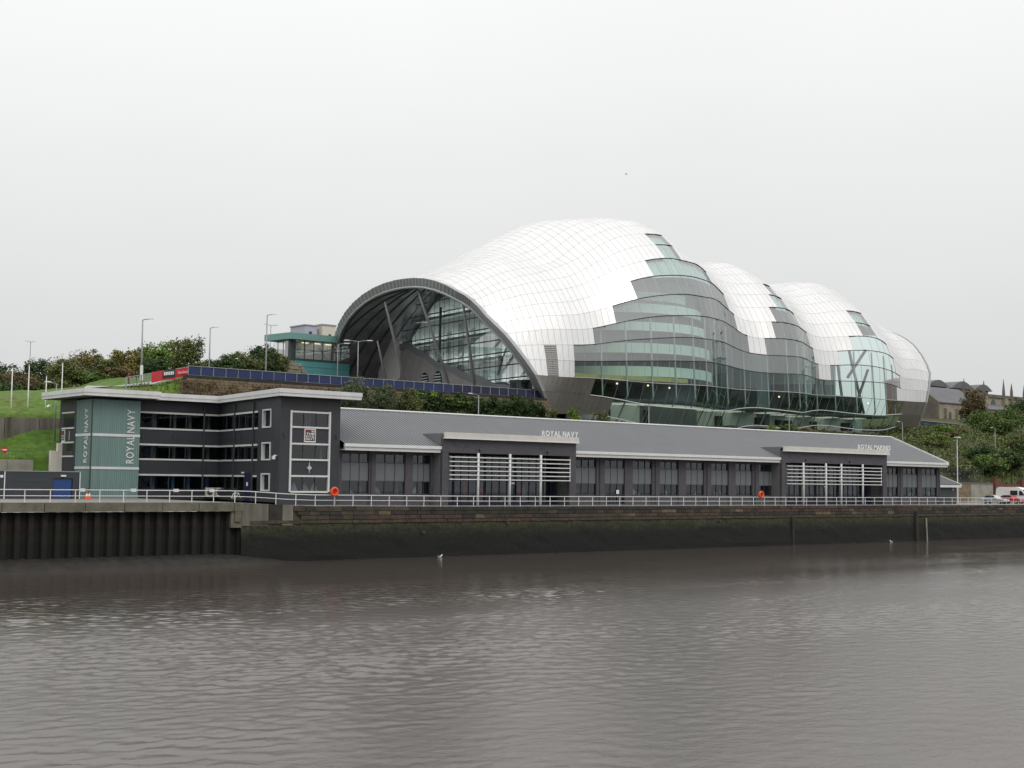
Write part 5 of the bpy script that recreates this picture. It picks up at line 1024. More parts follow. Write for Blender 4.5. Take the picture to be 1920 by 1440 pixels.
[boxo('print_block', 'sign_white', F2, 73.95 + k * .235, 74.12 + k * .235, 45.40, 45.43, 15.66 + k * .036, 16.08 + k * .036) for k in range(6)]; letters('Gateshead', 'sign_white', F2, (75.75, 45.2, 15.95), (.985, -.02, .17), (0, 0, 1), .34, .02, .08, total=1.4)
for k in range(9): a = 69.0 + k * 1.05; zz_ = hz(a, 45.7); MB().tube([(a, 45.7, zz_ - .2), (a, 45.7, 15.1 + (a - 69) * .22)], .03, 4).build('post', 'fence_steel', F2)
for k in range(7): bn('mesh_panel', 'fence_steel', 69.0 + k * .48, 69.04 + k * .48, 13.8 + k * .1, 13.8 + k * .1, 15.1 + k * .1, 15.1 + k * .1)
MB().tube([(69, 45.7, 15.1), (77.4, 45.5, 16.98)], .035, 4).build('top_rail', 'fence_steel', F2)
F3 = thing('blue_hoarding', 'short blue hoarding on the slope beyond the hall', 'fence', (272, 60, 16.5))
for k in range(9): a = 262 + k * 2.0; z_ = 16.5 - .04 * k; boxo('panel', 'hoarding_blue' if k % 3 else 'hoarding_dark', F3, a + .03, a + 1.97, 60, 60.08, z_, z_ + 1.15)
MB().tube([(262, 59.95, 17.7), (280, 59.95, 17.35)], .05, 4).build('top_rail', 'fence_steel', F3)
# wall, piers and mesh fence by the car park
W2 = thing('car_park_wall', 'pale stone wall with dark coping and brick piers behind the parked cars', 'wall', (215, 20, 0))
for a, c, m_ in ((197, 204.4, 'church_stone'), (204.5, 210.4, 'church_stone'), (210.5, 218.9, 'sandstone'), (219.0, 226.5, 'concrete')): boxo('wall_panel', m_, W2, a, c, 20, 20.5, -.05, 3.35)
boxo('coping', 'red_brick', W2, 197, 215, 19.9, 20.5, 3.36, 3.6); boxo('coping', 'slate', W2, 215.02, 226.5, 19.9, 20.6, 3.36, 3.58)
boxo('brick_pier', 'red_brick', W2, 226.6, 228.4, 19.6, 20.6, -.05, 4.4); boxo('brick_pier', 'red_brick', W2, 236, 239, 19.6, 20.6, -.05, 4.3); boxo('wall_panel', 'red_brick', W2, 228.41, 236, 20, 20.6, -.05, 3.4); boxo('wall_panel', 'red_brick', W2, 239.01, 300, 20, 20.6, -.05, 3.45)
F4 = thing('mesh_fence', 'tall dark mesh fence on the bank above the car park wall', 'fence', (210, 21, 3))
for k in range(12): a = 190 + k * 3.2; MB().tube([(a, 21.2, 2.8), (a, 21.2, 6.4)], .05, 4).build('post', 'dark_frame', F4)
b = MB()
for k in range(90): a = 190 + k * .39; b.tube([(a, 21.2, 3.2), (a, 21.2, 6.2)], .018, 3)
for k in range(14): b.tube([(190, 21.2, 3.3 + k * .21), (225.2, 21.2, 3.3 + k * .21)], .016, 3)
b.build('mesh', 'dark_frame', F4, kind='stuff')

# ------------------------------------------------------------------ teal glazed building and houses beyond the hoarding
T = thing('teal_glass_pavilion', 'teal clad building with a glazed upper floor left of the arch', 'building', (126, 96, 18))
ty = 95.0; a0 = 121.9
boxo('base_wall', 'teal_metal', T, a0, 133.6, ty, 101, 17, 24.0); boxo('stone_return', 'church_stone', T, a0 - .9, a0 - .02, ty + .1, 101, 17, 24.1); boxo('base_wall', 'church_stone', T, 120.4, a0 - .92, ty + 1.5, 101, 17, 24.0)
for z in (18.5, 20.0, 21.4, 22.8): boxo('cladding_joint', 'dark_frame', T, a0, 133.6, ty - .02, ty + .01, z, z + .05)
boxo('floor_edge', 'dark_frame', T, 120.6, 133.6, ty - .15, 101.2, 24.02, 24.3)
for k in range(6): x = a0 + .1 + k * 1.93; boxo('window', 'entrance_glass', T, x + .06, x + 1.86, ty - .02, ty + .02, 24.35, 25.85); boxo('window', 'entrance_glass', T, x + .06, x + 1.86, ty - .02, ty + .02, 25.95, 27.55); boxo('mullion', 'dark_frame', T, x - .06, x + .05, ty - .1, ty + .1, 24.3, 27.6)
boxo('transom', 'dark_frame', T, a0, 133.6, ty - .06, ty + .06, 25.85, 25.95); boxo('corner_post', 'dark_frame', T, a0 - .9, a0, ty - .05, ty + .5, 24.3, 27.6)
for k in range(3): y = ty + .6 + k * 1.9; boxo('side_window', 'entrance_glass', T, a0 - .9, a0 - .85, y + .05, y + 1.85, 24.35, 27.5); boxo('mullion', 'dark_frame', T, a0 - .95, a0 - .84, y - .05, y + .05, 24.3, 27.6)
boxo('back_wall', 'pale_render', T, a0 - .5, 133.6, ty + 2.4, ty + 2.6, 24.3, 27.6); boxo('ceiling', 'pale_render', T, a0 - .5, 133.6, ty + .2, ty + 6, 27.45, 27.6)
for k in range(4): boxo('ceiling_light', 'warm_light', T, a0 + 2.4 + k * 2.5, a0 + 3.8 + k * 2.5, ty + 1.5, ty + 1.8, 27.3, 27.4)
MB().prism([(120.3, ty - 1.0, 27.6), (134.2, ty - 1.0, 27.6), (134.2, 101.6, 27.6), (119.4, 101.6, 27.6)], (0, 0, 1.15)).build('roof', 'teal_light', T)
def house(nm, lab, s0, s1, t0, t1, z0, z1, m, rm, gable=0., wins=(), cat='building', group=None):
    Hh = thing(nm, lab, cat, ((s0 + s1) / 2, t0, z0), group)
    boxo('wall', m, Hh, s0, s1, t0, t1, z0, z1)
    if gable: MB().prism([(s0 - .3, t0 - .3, z1), (s1 + .3, t0 - .3, z1), (s1 + .3, (t0 + t1) / 2, z1 + gable), (s0 - .3, (t0 + t1) / 2, z1 + gable)], (0, 0, .2)).build('roof', rm, Hh); MB().prism([(s0 - .3, t1 + .3, z1), (s0 - .3, (t0 + t1) / 2, z1 + gable), (s1 + .3, (t0 + t1) / 2, z1 + gable), (s1 + .3, t1 + .3, z1)], (0, 0, .2)).build('roof', rm, Hh); MB().prism([(s0, t0, z1), (s0, t1, z1), (s0, (t0 + t1) / 2, z1 + gable)], (s1 - s0, 0, 0)).build('gable', m, Hh)
    else: boxo('roof', rm, Hh, s0 - .2, s1 + .2, t0 - .2, t1 + .2, z1, z1 + .3)
    for x0, x1, a, c in wins: wn = boxo('window', 'car_glass', Hh, x0, x1, t0 - .06, t0 - .01, a, c); 
    return Hh
house('lilac_apartment_block', 'pale lilac apartment block rising above the teal pavilion', 180.4, 184, 190, 197.5, 22, 42.9, 'lilac_render', 'grey_render', 0, [(181.6, 182.5, 38.5, 41.4)])
house('cream_apartment_tower', 'cream rendered block with one tall window beside the lilac block', 185.1, 189.2, 189, 196, 22, 43.3, 'cream_render', 'grey_render', 0, [(187.0, 187.8, 38.5, 41.0)])
boxo('link_block', 'grey_render', bpy.data.objects['lilac_apartment_block'], 184.01, 185.09, 191, 197, 22, 42.4)
house('white_gabled_house', 'small white house with mauve roof left of the teal pavilion', 133.4, 139, 125, 130, 20, 27.3, 'cream_render', 'mauve_roof', 1.7, [(134.4, 135.2, 25, 26.4)])
RU = thing('ruined_stone_wall', 'broken yellow sandstone wall beside the teal pavilion', 'wall', (112, 84, 18)); b = MB(); rb = random.Random(11)
for r_ in range(9):
    x = 106.0 + rb.random()
    while x < 117.2:
        w_ = rb.uniform(.6, 1.4); top = 22.4 + 1.2 * noise.noise(Vector((x * .3, 2, 0))) - .12 * abs(x - 113)
        if 17.6 + r_ * .55 < top: b.box(x, x + w_ - .05, 84 - rb.uniform(0, .35), 84.8, 17.4 + r_ * .55, 17.9 + r_ * .55)
        x += w_
b.build('stones', 'church_stone', RU, kind='stuff'); boxo('wall_core', 'sandstone', RU, 106.3, 117, 84.2, 84.7, 16, 20.8)

# ------------------------------------------------------------------ churches on the right
CH = thing('stone_chapel', 'old stone church hall with slate roof right of the concert hall', 'church', (331, 95, 20))
boxo('wall', 'church_stone', CH, 325.6, 346, 95, 107, 18, 26.0); MB().prism([(325.3, 94.6, 25.9), (346, 94.6, 25.9), (346, 101, 30.6), (325.3, 101, 30.6)], (0, 0, .25)).build('roof', 'slate', CH); MB().prism([(325.3, 107.4, 25.9), (325.3, 101, 30.6), (346, 101, 30.6), (346, 107.4, 25.9)], (0, 0, .25)).build('roof', 'slate', CH)
MB().prism([(324.9, 94.4, 18), (324.9, 107.6, 18), (324.9, 107.6, 26.2), (324.9, 101, 31.2), (324.9, 94.4, 26.2)], (.7, 0, 0)).build('gable', 'old_stone', CH); MB().box(325.05, 325.35, 100.85, 101.15, 31.2, 32.8).build('gable_cross', 'slate', CH); MB().box(325.0, 325.4, 100.5, 101.5, 32.0, 32.3).build('gable_cross', 'slate', CH)
for x in (329, 334.5, 340): boxo('buttress', 'church_stone', CH, x, x + .8, 94.2, 95, 18, 24.5)
for x in (331.3, 337): boxo('window', 'car_glass', CH, x, x + 1.1, 94.93, 94.99, 20.5, 23.5)
AB = thing('gothic_church', 'long gothic stone church with pinnacles and battlements on the skyline', 'church', (445, 150, 24))
boxo('nave_wall', 'church_stone', AB, 424, 520, 150, 170, 20, 35.5); boxo('parapet', 'old_stone', AB, 423.6, 520.4, 149.5, 151, 35.5, 36.6); boxo('nave_roof', 'slate', AB, 424, 520, 151.2, 168, 35.6, 36.0); boxo('aisle_wall', 'church_stone', AB, 431, 520, 143, 149.4, 20, 30.2)
MB().prism([(430.6, 142.6, 30.2), (520, 142.6, 30.2), (520, 149.7, 32.6), (430.6, 149.7, 32.6)], (0, 0, .3)).build('aisle_roof', 'slate', AB)
for x in (428, 441, 454.5, 460, 469, 480):
    MB().tube([(x, 149.8, 33.5), (x, 149.8, 38.2), (x, 149.8, 41.5 if x != 454.5 else 42.8)], [.75, .6, .05], 4).build('pinnacle', 'old_stone', AB); boxo('buttress', 'church_stone', AB, x - .8, x + .8, 148.6, 149.99, 20, 35.4)
for x in (434, 447.5, 464, 474):
    b = MB().prism([(x - 1.5, 149.9, 31.5), (x + 1.5, 149.9, 31.5), (x + 1.5, 149.9, 33.4), (x + .8, 149.9, 34.6), (x, 149.9, 35.0), (x - .8, 149.9, 34.6), (x - 1.5, 149.9, 33.4)], (0, .08, 0)); b.build('window', 'car_glass', AB)
MO = thing('barrel_roof_block', 'modern red brick block with grey curved roofs behind the church', 'building', (440, 185, 30))
boxo('wall', 'red_brick', MO, 446, 458, 185, 195, 24, 43.5); boxo('wall', 'grey_render', MO, 458.2, 505, 186, 198, 24, 42.2)
for x0, x1, zb, ht, m_ in ((445.5, 459, 43.5, 2.2, 'red_brick'), (459.5, 474, 42.3, 2.6, 'slate'), (476, 492, 42.3, 3.0, 'slate'), (493, 506, 42.3, 2.6, 'slate')):
    pts = [(x0 + (x1 - x0) * q_ / 12, 184.6, zb + ht * math.sin(math.pi * (q_ / 12 if m_ == 'slate' else q_ / 24))) for q_ in range(13)]; 
    MB().prism(pts + [(x1, 184.6, zb - .05)], (0, 12, 0)).build('barrel_roof', m_, MO)
# ------------------------------------------------------------------ trees and shrubs
class LB:
    """leaf-sized faces gathered in clumps through ellipsoid volumes"""
    def __init__(s): s.p = []
    def leaves(s, c, rad, n, size, seed, clumps=None):
        r = np.random.RandomState(seed); nc = clumps or max(8, n // 70)
        v = r.normal(0, 1, (nc, 3)); v /= np.linalg.norm(v, axis=1)[:, None]; v *= (r.uniform(.25, 1, nc) ** .4 * r.uniform(.62, 1.16, nc))[:, None]
        cr = r.uniform(.10, .30, nc); k = r.randint(0, nc, n)
        p = (v[k] + r.normal(0, 1, (n, 3)) * (cr[k] * .6)[:, None]) * np.array(rad) + np.array(c)
        a = r.normal(0, 1, (n, 3)) * np.array([1, 1, .6]); a /= np.linalg.norm(a, axis=1)[:, None]; u = np.cross(a, r.normal(0, 1, (n, 3))); u /= np.linalg.norm(u, axis=1)[:, None]
        sz = (size * r.uniform(.6, 1.4, n))[:, None]; s.p.append(np.stack([p - a * sz, p + u * sz * .55, p + a * sz, p - u * sz * .55], 1)); return s
    def build(s, name, m, parent, **kw):
        q = np.concatenate(s.p); n = len(q); off = np.array(parent['_o'] if parent is not None else (0, 0, 0)); me = bpy.data.meshes.new(name)
        me.vertices.add(n * 4); me.vertices.foreach_set('co', (q - off).astype(np.float32).ravel()); me.loops.add(n * 4); me.loops.foreach_set('vertex_index', np.arange(n * 4, dtype=np.int32)); me.polygons.add(n); me.polygons.foreach_set('loop_start', np.arange(0, n * 4, 4, dtype=np.int32))
        me.update(calc_edges=True); me.materials.append(MATS[m]); o = bpy.data.objects.new(name, me); C.objects.link(o)
        if parent is not None: o.parent = parent
        return tag(o, **kw)
def tree(name, label, s, t, h, wdt, m='leaf_olive', trunk=.3, n=1500, seed=0, size=.2, bark='bark', z=None, group='trees on the hill', parts=None, cat='tree', shape=1.0):
    rg = random.Random(seed); z0 = hz(s, t) - .1 if z is None else z
    T_ = thing(name, label, cat, (s, t, z0), group); th = h * trunk
    r_ = max(.05, h * .016)
    top = Vector((s + rg.uniform(-.3, .3), t, z0 + h * .82))
    MB().tube([(s, t, z0), (s + rg.uniform(-.1, .1), t, z0 + th), tuple(top)], [r_ * 1.3, r_, r_ * .3], 6).build('trunk', bark, T_, smooth=True)
    b = MB()
    for k in range(6):
        a = k * 1.1 + rg.random(); e = Vector((s + math.cos(a) * wdt * .36, t + math.sin(a) * wdt * .36, z0 + th + (h - th) * rg.uniform(.4, .8))); st = Vector((s, t, z0 + th * rg.uniform(.7, 1.3)))
        b.tube([st, st.lerp(e, .5) + Vector((0, 0, .2)), e], [r_ * .55, r_ * .4, r_ * .12], 4, cap=False)
    b.build('limbs', bark, T_)
    b = LB(); cz = z0 + th + (h - th) * .5
    b.leaves((s, t, cz), (wdt / 2, wdt / 2, (h - th) / 2 * 1.05), int(n * .7), size, seed * 3 + 1)
    b.leaves((s + rg.uniform(-.2, .2) * wdt, t - .1 * wdt, cz + .12 * h * shape), (wdt * .36, wdt * .36, (h - th) * .46), n - int(n * .7), size, seed * 3 + 2)
    b.build('crown', m, T_); return T_
def shrub(name, label, s, t, h, wdt, m='leaf_green', n=900, seed=0, size=.14, z=None, group='shrubs on the banks', dep=None):
    rg = random.Random(seed + 100); z0 = hz(s, t) - .1 if z is None else z
    S_ = thing(name, label, 'shrub', (s, t, z0), group)
    b = MB()
    for k in range(5): a = k * 1.3 + rg.random(); b.tube([(s, t, z0), (s + math.cos(a) * wdt * .28, t + math.sin(a) * wdt * .2, z0 + h * .7)], [.05, .015], 4, cap=False)
    b.build('stems', 'bark', S_)
    LB().leaves((s, t, z0 + h * .5), (wdt / 2, (dep or wdt) / 2, h * .52), n * 3, size, seed + 900).build('foliage', m, S_); return S_
# left hill, from the picture's left to right
TL = [('leaf_dark', 'dark low tree at the far left edge of the hill', 71.6, 95, 19.3, 8, .1), ('leaf_rust', 'rusty brown thicket tree behind the first two flagpoles', 70.5, 86, 17.7, 9, .05), ('leaf_dark', 'dark evergreen rising behind the second flagpole', 76.8, 98, 20.6, 6, .1),
      ('leaf_olive', 'broad olive tree with a pale trunk left of the hill top', 75.4, 82, 19.6, 7.0, .15), ('leaf_autumn', 'tall rounded tree turning russet on top, largest of the hill group', 80.9, 90, 21.9, 9.0, .12), ('leaf_olive', 'slim olive tree just right of the russet topped tree', 82.4, 84, 20.6, 6.0, .12),
      ('leaf_green', 'plain green tree in the middle of the hill row', 86.6, 94, 21.4, 7.0, .1), ('leaf_rust', 'small orange brown tree low on the hill crest', 82.2, 79, 19.0, 4.6, .06), ('leaf_autumn', 'yellow autumn tree beside the tall bent lamp post', 85.3, 83, 22.0, 6.6, .08),
      ('leaf_green', 'dark green tree directly behind the tall bent lamp post', 90.4, 90, 22.9, 6.0, .1), ('leaf_green', 'slim pale green tree right of the bent lamp post', 93.4, 92, 23.8, 5.0, .1), ('leaf_bright', 'light green bushy tree left of the birch', 92.2, 84, 23.4, 6.0, .1),
      ('leaf_olive', 'birch with white stems at the top of the red banners', 91.7, 77, 24.0, 6.0, .22), ('leaf_olive', 'low olive tree behind the start of the blue hoarding', 98.0, 82, 21.1, 6.0, .06)]
for i, (m_, lab, s, t, zt, w_, tr) in enumerate(TL):
    tree('birch_tree' if 'birch' in lab else 'hill_tree', lab, s, t, zt - hz(s, t) + .1, w_, m_, tr, 6000, i + 1, .17, 'birch_bark' if ('birch' in lab or 'pale trunk' in lab) else 'bark')
for i, (m_, lab, s, t, zt, w_) in enumerate([('leaf_dark', 'dark bushy tree between two lamp posts behind the hoarding', 95.8, 72, 21.0, 5.5), ('leaf_olive', 'olive bushy tree left of the ruined stone wall', 100.1, 74, 22.0, 6.0), ('leaf_dark', 'tallest dark tree behind the hoarding near the teal pavilion', 104.7, 76, 23.8, 6.5), ('leaf_olive', 'small tree in front of the ruined stone wall', 110.6, 82, 23.2, 5.0)]):
    tree('bushy_tree', lab, s, t, zt - hz(s, t) + .1, w_, m_, .06, 6000, 40 + i, .17, group='bushy trees behind the hoarding')
for i, (m_, lab, s, t, zt, w_) in enumerate([('leaf_olive', 'olive thicket on the hill behind the third flagpole', 73.0, 80, 16.8, 6), ('leaf_green', 'green thicket under the russet topped tree', 78.6, 80, 18.2, 6), ('leaf_autumn', 'yellowish thicket left of the bent lamp post', 83.6, 80, 19.6, 5), ('leaf_dark', 'dark thicket just right of the bent lamp post', 88.0, 80, 21.0, 6), ('leaf_olive', 'olive thicket at the foot of the birch', 95.0, 80, 20.9, 6), ('leaf_dark', 'dark thicket at the left edge below the mast', 66.0, 84, 16.6, 9)]):
    shrub('thicket', lab, s, t, zt - hz(s, t) + .1, w_, m_, 1200, 200 + i, .16, group='thickets on the hill crest')
# willows and ivy in front of the terrace wall
for i, (m_, lab, s, t, h, w_) in enumerate([('leaf_grey', 'large grey green willow bush against the hoarding', 99.0, 39.5, 4.9, 5.2), ('leaf_grey', 'grey green bush right of the large willow bush', 103.6, 39.5, 4.2, 4.6), ('leaf_olive', 'loose olive bush left of the ivy', 108.2, 39.5, 3.9, 4.2)]):
    tree('willow_bush', lab, s, t, h, w_, m_, .06, 6500, 60 + i, .12, z=11.4, group='willow bushes on the terrace bank', cat='bush')
IV = thing('ivy_hedge', 'dense dark ivy hedge covering the terrace wall below the arch', 'hedge', (121, 42.6, 12.3)); b = LB()
for k in range(16): b.leaves((111.5 + k * 1.55, 42.4, 14.0 + .25 * math.sin(k * 1.7) - .02 * k), (1.7, .9, 1.6), 1700, .15, 300 + k)
b.build('foliage', 'leaf_dark', IV)
LB().leaves((112.5, 42.0, 14.9), (2.6, .8, .7), 900, .14, 41).leaves((118, 41.8, 14.4), (3.5, .5, .6), 500, .13, 42).build('new_growth', 'leaf_bright', IV)
for i, (m_, lab, s, t, h, w_, z_) in enumerate([('leaf_bright', 'yellow green shrub at the foot of the arch', 139.8, 40.0, 2.9, 2.0, 11.6), ('leaf_olive', 'small olive shrub just left of the arch foot', 135.6, 40.2, 2.4, 2.6, 11.4), ('leaf_olive', 'low shrub below the dark panels right of the arch foot', 145.5, 40.0, 2.2, 3.0, 11.5), ('leaf_green', 'green shrub under the curved glass edge', 189.0, 38.0, 1.9, 3.4, 11.4), ('leaf_rust', 'orange leaved shrub under the curved glass edge', 193.5, 37.5, 1.6, 2.8, 11.3), ('leaf_bright', 'bright green shrub under the curved glass edge', 185.5, 38.4, 1.7, 2.8, 11.3)]):
    shrub('shrub', lab, s, t, h, w_, m_, 700, i, .13, z_)
# right bank
RB = [('leaf_rust', 'brown leaved tree in front of the church hall', 292.7, 64, 25.8, 6.5, .15), ('leaf_green', 'broad green tree below the church', 287, 58, 20.6, 8, .05), ('leaf_green', 'rounded green tree at the right edge below the church', 301, 60, 21.8, 9, .06), ('leaf_dark', 'tall dark tree at the right edge beside the church', 318.4, 66, 25.0, 9, .1),
      ('leaf_dark', 'dark tree on the lower bank left of the right street lamp', 240, 30, 10.6, 7.5, .05), ('leaf_green', 'dense green tree behind the parked silver car', 233, 25.5, 9.0, 7, .05), ('leaf_dark', 'dense dark tree behind the white van', 244, 27, 9.6, 9, .05), ('leaf_olive', 'olive tree on the bank at the right edge', 268, 38, 14.0, 8, .05), ('leaf_green', 'green tree filling the slope right of the right street lamp', 278, 49, 18.4, 8, .05),
      ('leaf_dark', 'dark thicket tree at the far right above the van', 262, 32, 12.5, 9, .05), ('leaf_olive', 'loose olive tree low on the bank behind the mesh fence', 222, 24.5, 7.2, 6, .05)]
for i, (m_, lab, s, t, zt, w_, tr) in enumerate(RB): tree('bank_tree', lab, s, t, zt - hz(s, t) + .1, w_, m_, tr, 7500, 80 + i, .2, group='trees on the right bank')
for i, (m_, lab, s, t, h, w_) in enumerate([('leaf_bright', 'pale green bramble patch right of the hall end', 238, 39, 1.3, 7), ('leaf_olive', 'olive bramble patch below the hall end', 232, 36, 1.2, 7), ('leaf_rust', 'orange bramble patch on the right bank', 246, 41, 1.1, 4), ('leaf_bright', 'light green bramble patch near the blue hoarding on the slope', 250, 46, 1.2, 7), ('leaf_green', 'green bramble patch in the middle of the right bank', 240, 32, 1.3, 8), ('leaf_rust', 'rust coloured bracken patch beneath the right hoarding', 263, 50, 1.2, 6)]):
    shrub('bramble', lab, s, t, h, w_, m_, 900, 30 + i, .16, group='brambles on the right bank', dep=w_ * .7)
# rough grass and weeds
b = MB(); rg = random.Random(21)
def tufts(n, sr, tr, hh, sd=.06):
    for _ in range(n):
        s, t = rg.uniform(*sr), rg.uniform(*tr)
        z = hz(s, t)
        for k in range(3):
            h = hh * rg.uniform(.5, 1.4); a = rg.uniform(-.4, .4); x = s + rg.uniform(-.15, .15); b.add([(x - sd, t + rg.uniform(-.1, .1), z - .05), (x + sd, t, z - .05), (x + a * h, t + rg.uniform(-.3, .3) * h, z + h)], [(0, 1, 2)])
tufts(2600, (200, 300), (24, 60), .5, .09); tufts(1500, (96, 200), (35, 43), .45); tufts(1300, (70, 100), (40, 47), .35); tufts(700, (46, 56), (26, 29.5), .3); tufts(500, (36, 56), (30.4, 31), .3)
b.build('rough_grass', 'grass', kind='stuff')
# low scrub covering the banks
def scrub(name, m, n, sr, tr, size, seed, hh):
    r = np.random.RandomState(seed); s_ = r.uniform(*sr, n); t_ = r.uniform(*tr, n)
    keep = [i for i in range(n) if noise.noise(Vector((s_[i] * .11, t_[i] * .15, seed))) > -.12]; s_, t_ = s_[keep], t_[keep]; n = len(s_)
    z_ = np.array([hz(a, c) for a, c in zip(s_, t_)]) + r.uniform(0, hh, n) ** 1.2; p = np.stack([s_, t_, z_], 1)
    a = r.normal(0, 1, (n, 3)); a /= np.linalg.norm(a, axis=1)[:, None]; u = np.cross(a, r.normal(0, 1, (n, 3))); u /= np.linalg.norm(u, axis=1)[:, None]; sz = (size * r.uniform(.6, 1.4, n))[:, None]
    b = LB(); b.p.append(np.stack([p - a * sz, p + u * sz * .6, p + a * sz, p - u * sz * .6], 1)); b.build(name, m, None, kind='stuff')
scrub('bank_scrub', 'leaf_olive', 15000, (196, 300), (21, 60), .22, 5, .9); scrub('bank_scrub', 'leaf_green', 16000, (196, 300), (21, 60), .22, 9, .7)
scrub('bank_scrub', 'leaf_dark', 11000, (96, 200), (31, 43), .18, 13, .7); scrub('bank_scrub', 'leaf_olive', 8000, (96, 245), (34, 43), .16, 17, .5)
# dry grass and weeds hanging down the face of the terrace wall
r = np.random.RandomState(77); n = 5200; s_ = r.uniform(74, 112, n); zz_ = 12.3 + 2.7 * r.uniform(0, 1, n) ** 1.3; keep = np.array([noise.noise(Vector((a * .35, c * .9, 4))) > -.15 for a, c in zip(s_, zz_)]); s_, zz_ = s_[keep], zz_[keep]; n = len(s_)
p = np.stack([s_, 42.95 - .25 * r.uniform(0, 1, n), zz_], 1); a = r.normal(0, 1, (n, 3)) * np.array([.5, .3, 1]); a /= np.linalg.norm(a, axis=1)[:, None]; u = np.cross(a, r.normal(0, 1, (n, 3))); u /= np.linalg.norm(u, axis=1)[:, None]; sz = (.17 * r.uniform(.5, 1.5, n))[:, None]
b = LB(); b.p.append(np.stack([p - a * sz, p + u * sz * .4, p + a * sz, p - u * sz * .4], 1)); b.build('dry_weeds', 'dry_grass', None, kind='stuff')
# ------------------------------------------------------------------ street furniture
def lamp(lab, s, t, z0, z1, arm=1.2, d=(1, 0), two=False, r_=.07, lean=0., name='street_lamp', base=None, group='street lamps', sleeve=0):
    Lp = thing(name, lab, 'street lamp', (s, t, z0), group); tx = s + lean
    MB().tube([(s, t, z0), (s + lean * .5, t, (z0 + z1) / 2), (tx, t, z1)], [r_ * 1.3, r_, r_ * .7], 6).build('pole', 'lamp_grey', Lp, smooth=True)
    if sleeve: MB().tube([(s, t, z0), (s + lean * sleeve / (z1 - z0), t, z0 + sleeve)], r_ * 1.8, 6).build('base_sleeve', 'lamp_white', Lp)
    for sg in ((1, -1) if two else (1,)):
        ex, ey = tx + d[0] * arm * sg, t + d[1] * arm * sg
        MB().tube([(tx, t, z1 - .1), (tx + d[0] * arm * sg * .4, t + d[1] * arm * sg * .4, z1 + .05), (ex, ey, z1 + .05)], r_ * .55, 5).build('arm', 'lamp_grey', Lp)
        h_ = .38; b = MB(); ax = Vector((d[0], d[1], 0)); px = Vector((-d[1], d[0], 0)); c = Vector((ex, ey, z1 + .06)) + ax * sg * .3
        b.prism([c - ax * h_ - px * .13, c + ax * h_ - px * .09, c + ax * h_ + px * .09, c - ax * h_ + px * .13], (0, 0, .12)); b.build('lantern', 'lamp_white', Lp)
    return Lp
lamp('tall bent lamp post with white base on the grass hill', 78.35, 62, 15.6, 24.6, .8, (.8, -.6), r_=.12, lean=-.1, sleeve=2.6)
lamp('tall lamp post behind the left part of the hoarding', 88.6, 62, 16, 24.3, .5, (.8, -.6), r_=.10); lamp('tallest lamp post left of the teal pavilion', 97.8, 62, 16, 27.0, .7, (.8, -.6), r_=.11)
lamp('twin armed lamp post before the left foot of the arch', 104.9, 48, 15.5, 22.6, 1.35, (.77, -.64), two=True, r_=.08); lamp('single armed lamp post before the teal pavilion', 104.0, 52, 15.5, 22.4, 1.0, (.77, -.64), r_=.06)
for lab, s in (('lamp post behind the shop roof below the ivy hedge', 111.4), ('lamp post behind the shop roof before the mint ground floor', 144.1), ('lamp post behind the shop roof before the second hump', 177.3), ('lamp post on the bank left of the right blue hoarding', 209.7), ('lamp post among the bushes at the right edge', 241.0)):
    lamp(lab, s, 28, 6.1, 14.35, 1.7, (-.8, -.1), r_=.075, group='lamp posts along the road behind the shop')
lamp('lamp post beside the flagpoles left of the tower', 55.85, 34, 6.5, 13.05, .9, (-.9, -.2), r_=.07)
QL = thing('quay_lamp', 'slim upright lamp post beside the annexe on the quay', 'street lamp', (198.6, 10, 0), 'street lamps'); MB().tube([(198.6, 10, 0), (198.6, 10, 4), (198.6, 10, 10.9)], [.13, .09, .06], 8).build('pole', 'lamp_white', QL); boxo('lantern', 'lamp_white', QL, 198.2, 199.0, 9.6, 10.3, 10.9, 11.05)
for lab, s, t, z1, x in (('distant mast light at the far left', 86, 150, 33.0, .8), ('short distant mast right of the far left mast', 96, 155, 29.5, .4), ('small distant lamp behind the birch', 131, 120, 33.0, .9)): lamp(lab, s, t, 16, z1, x, (1, 0), two=True, r_=.1, name='distant_mast')
for i, (s, z1) in enumerate(((52.95, 15.0), (54.85, 15.4), (56.9, 14.25), (58.75, 15.95))):
    Fp = thing('flagpole', ['leftmost white flagpole above the retaining wall', 'second white flagpole from the left', 'short third flagpole above the retaining wall', 'fourth flagpole, rising behind the tower roof'][i], 'flagpole', (s, 40, 9.6), 'white flagpoles above the retaining wall')
    MB().tube([(s, 40, 9.5), (s, 40, 12), (s, 40, z1)], [.085, .075, .05], 8).build('pole', 'white_paint', Fp, smooth=True)
    MB().tube([(s, 40, z1), (s, 40, z1 + .1)], .07, 8).build('finial', 'lamp_grey', Fp); boxo('base_plate', 'lamp_grey', Fp, s - .15, s + .15, 39.85, 40.15, 9.5, 9.95)
NE = thing('no_entry_sign', 'round red no entry sign on a post at the far left', 'sign', (49.82, 32.5, 4.6)); MB().tube([(49.82, 32.5, 4.4), (49.82, 32.5, 5.7)], .03).build('post', 'lamp_grey', NE); MB().tube([(49.82, 32.45, 5.45), (49.82, 32.4, 5.45)], .36, 18).build('disc', 'sign_red', NE); boxo('white_bar', 'sign_white', NE, 49.57, 50.07, 32.37, 32.395, 5.38, 5.52)
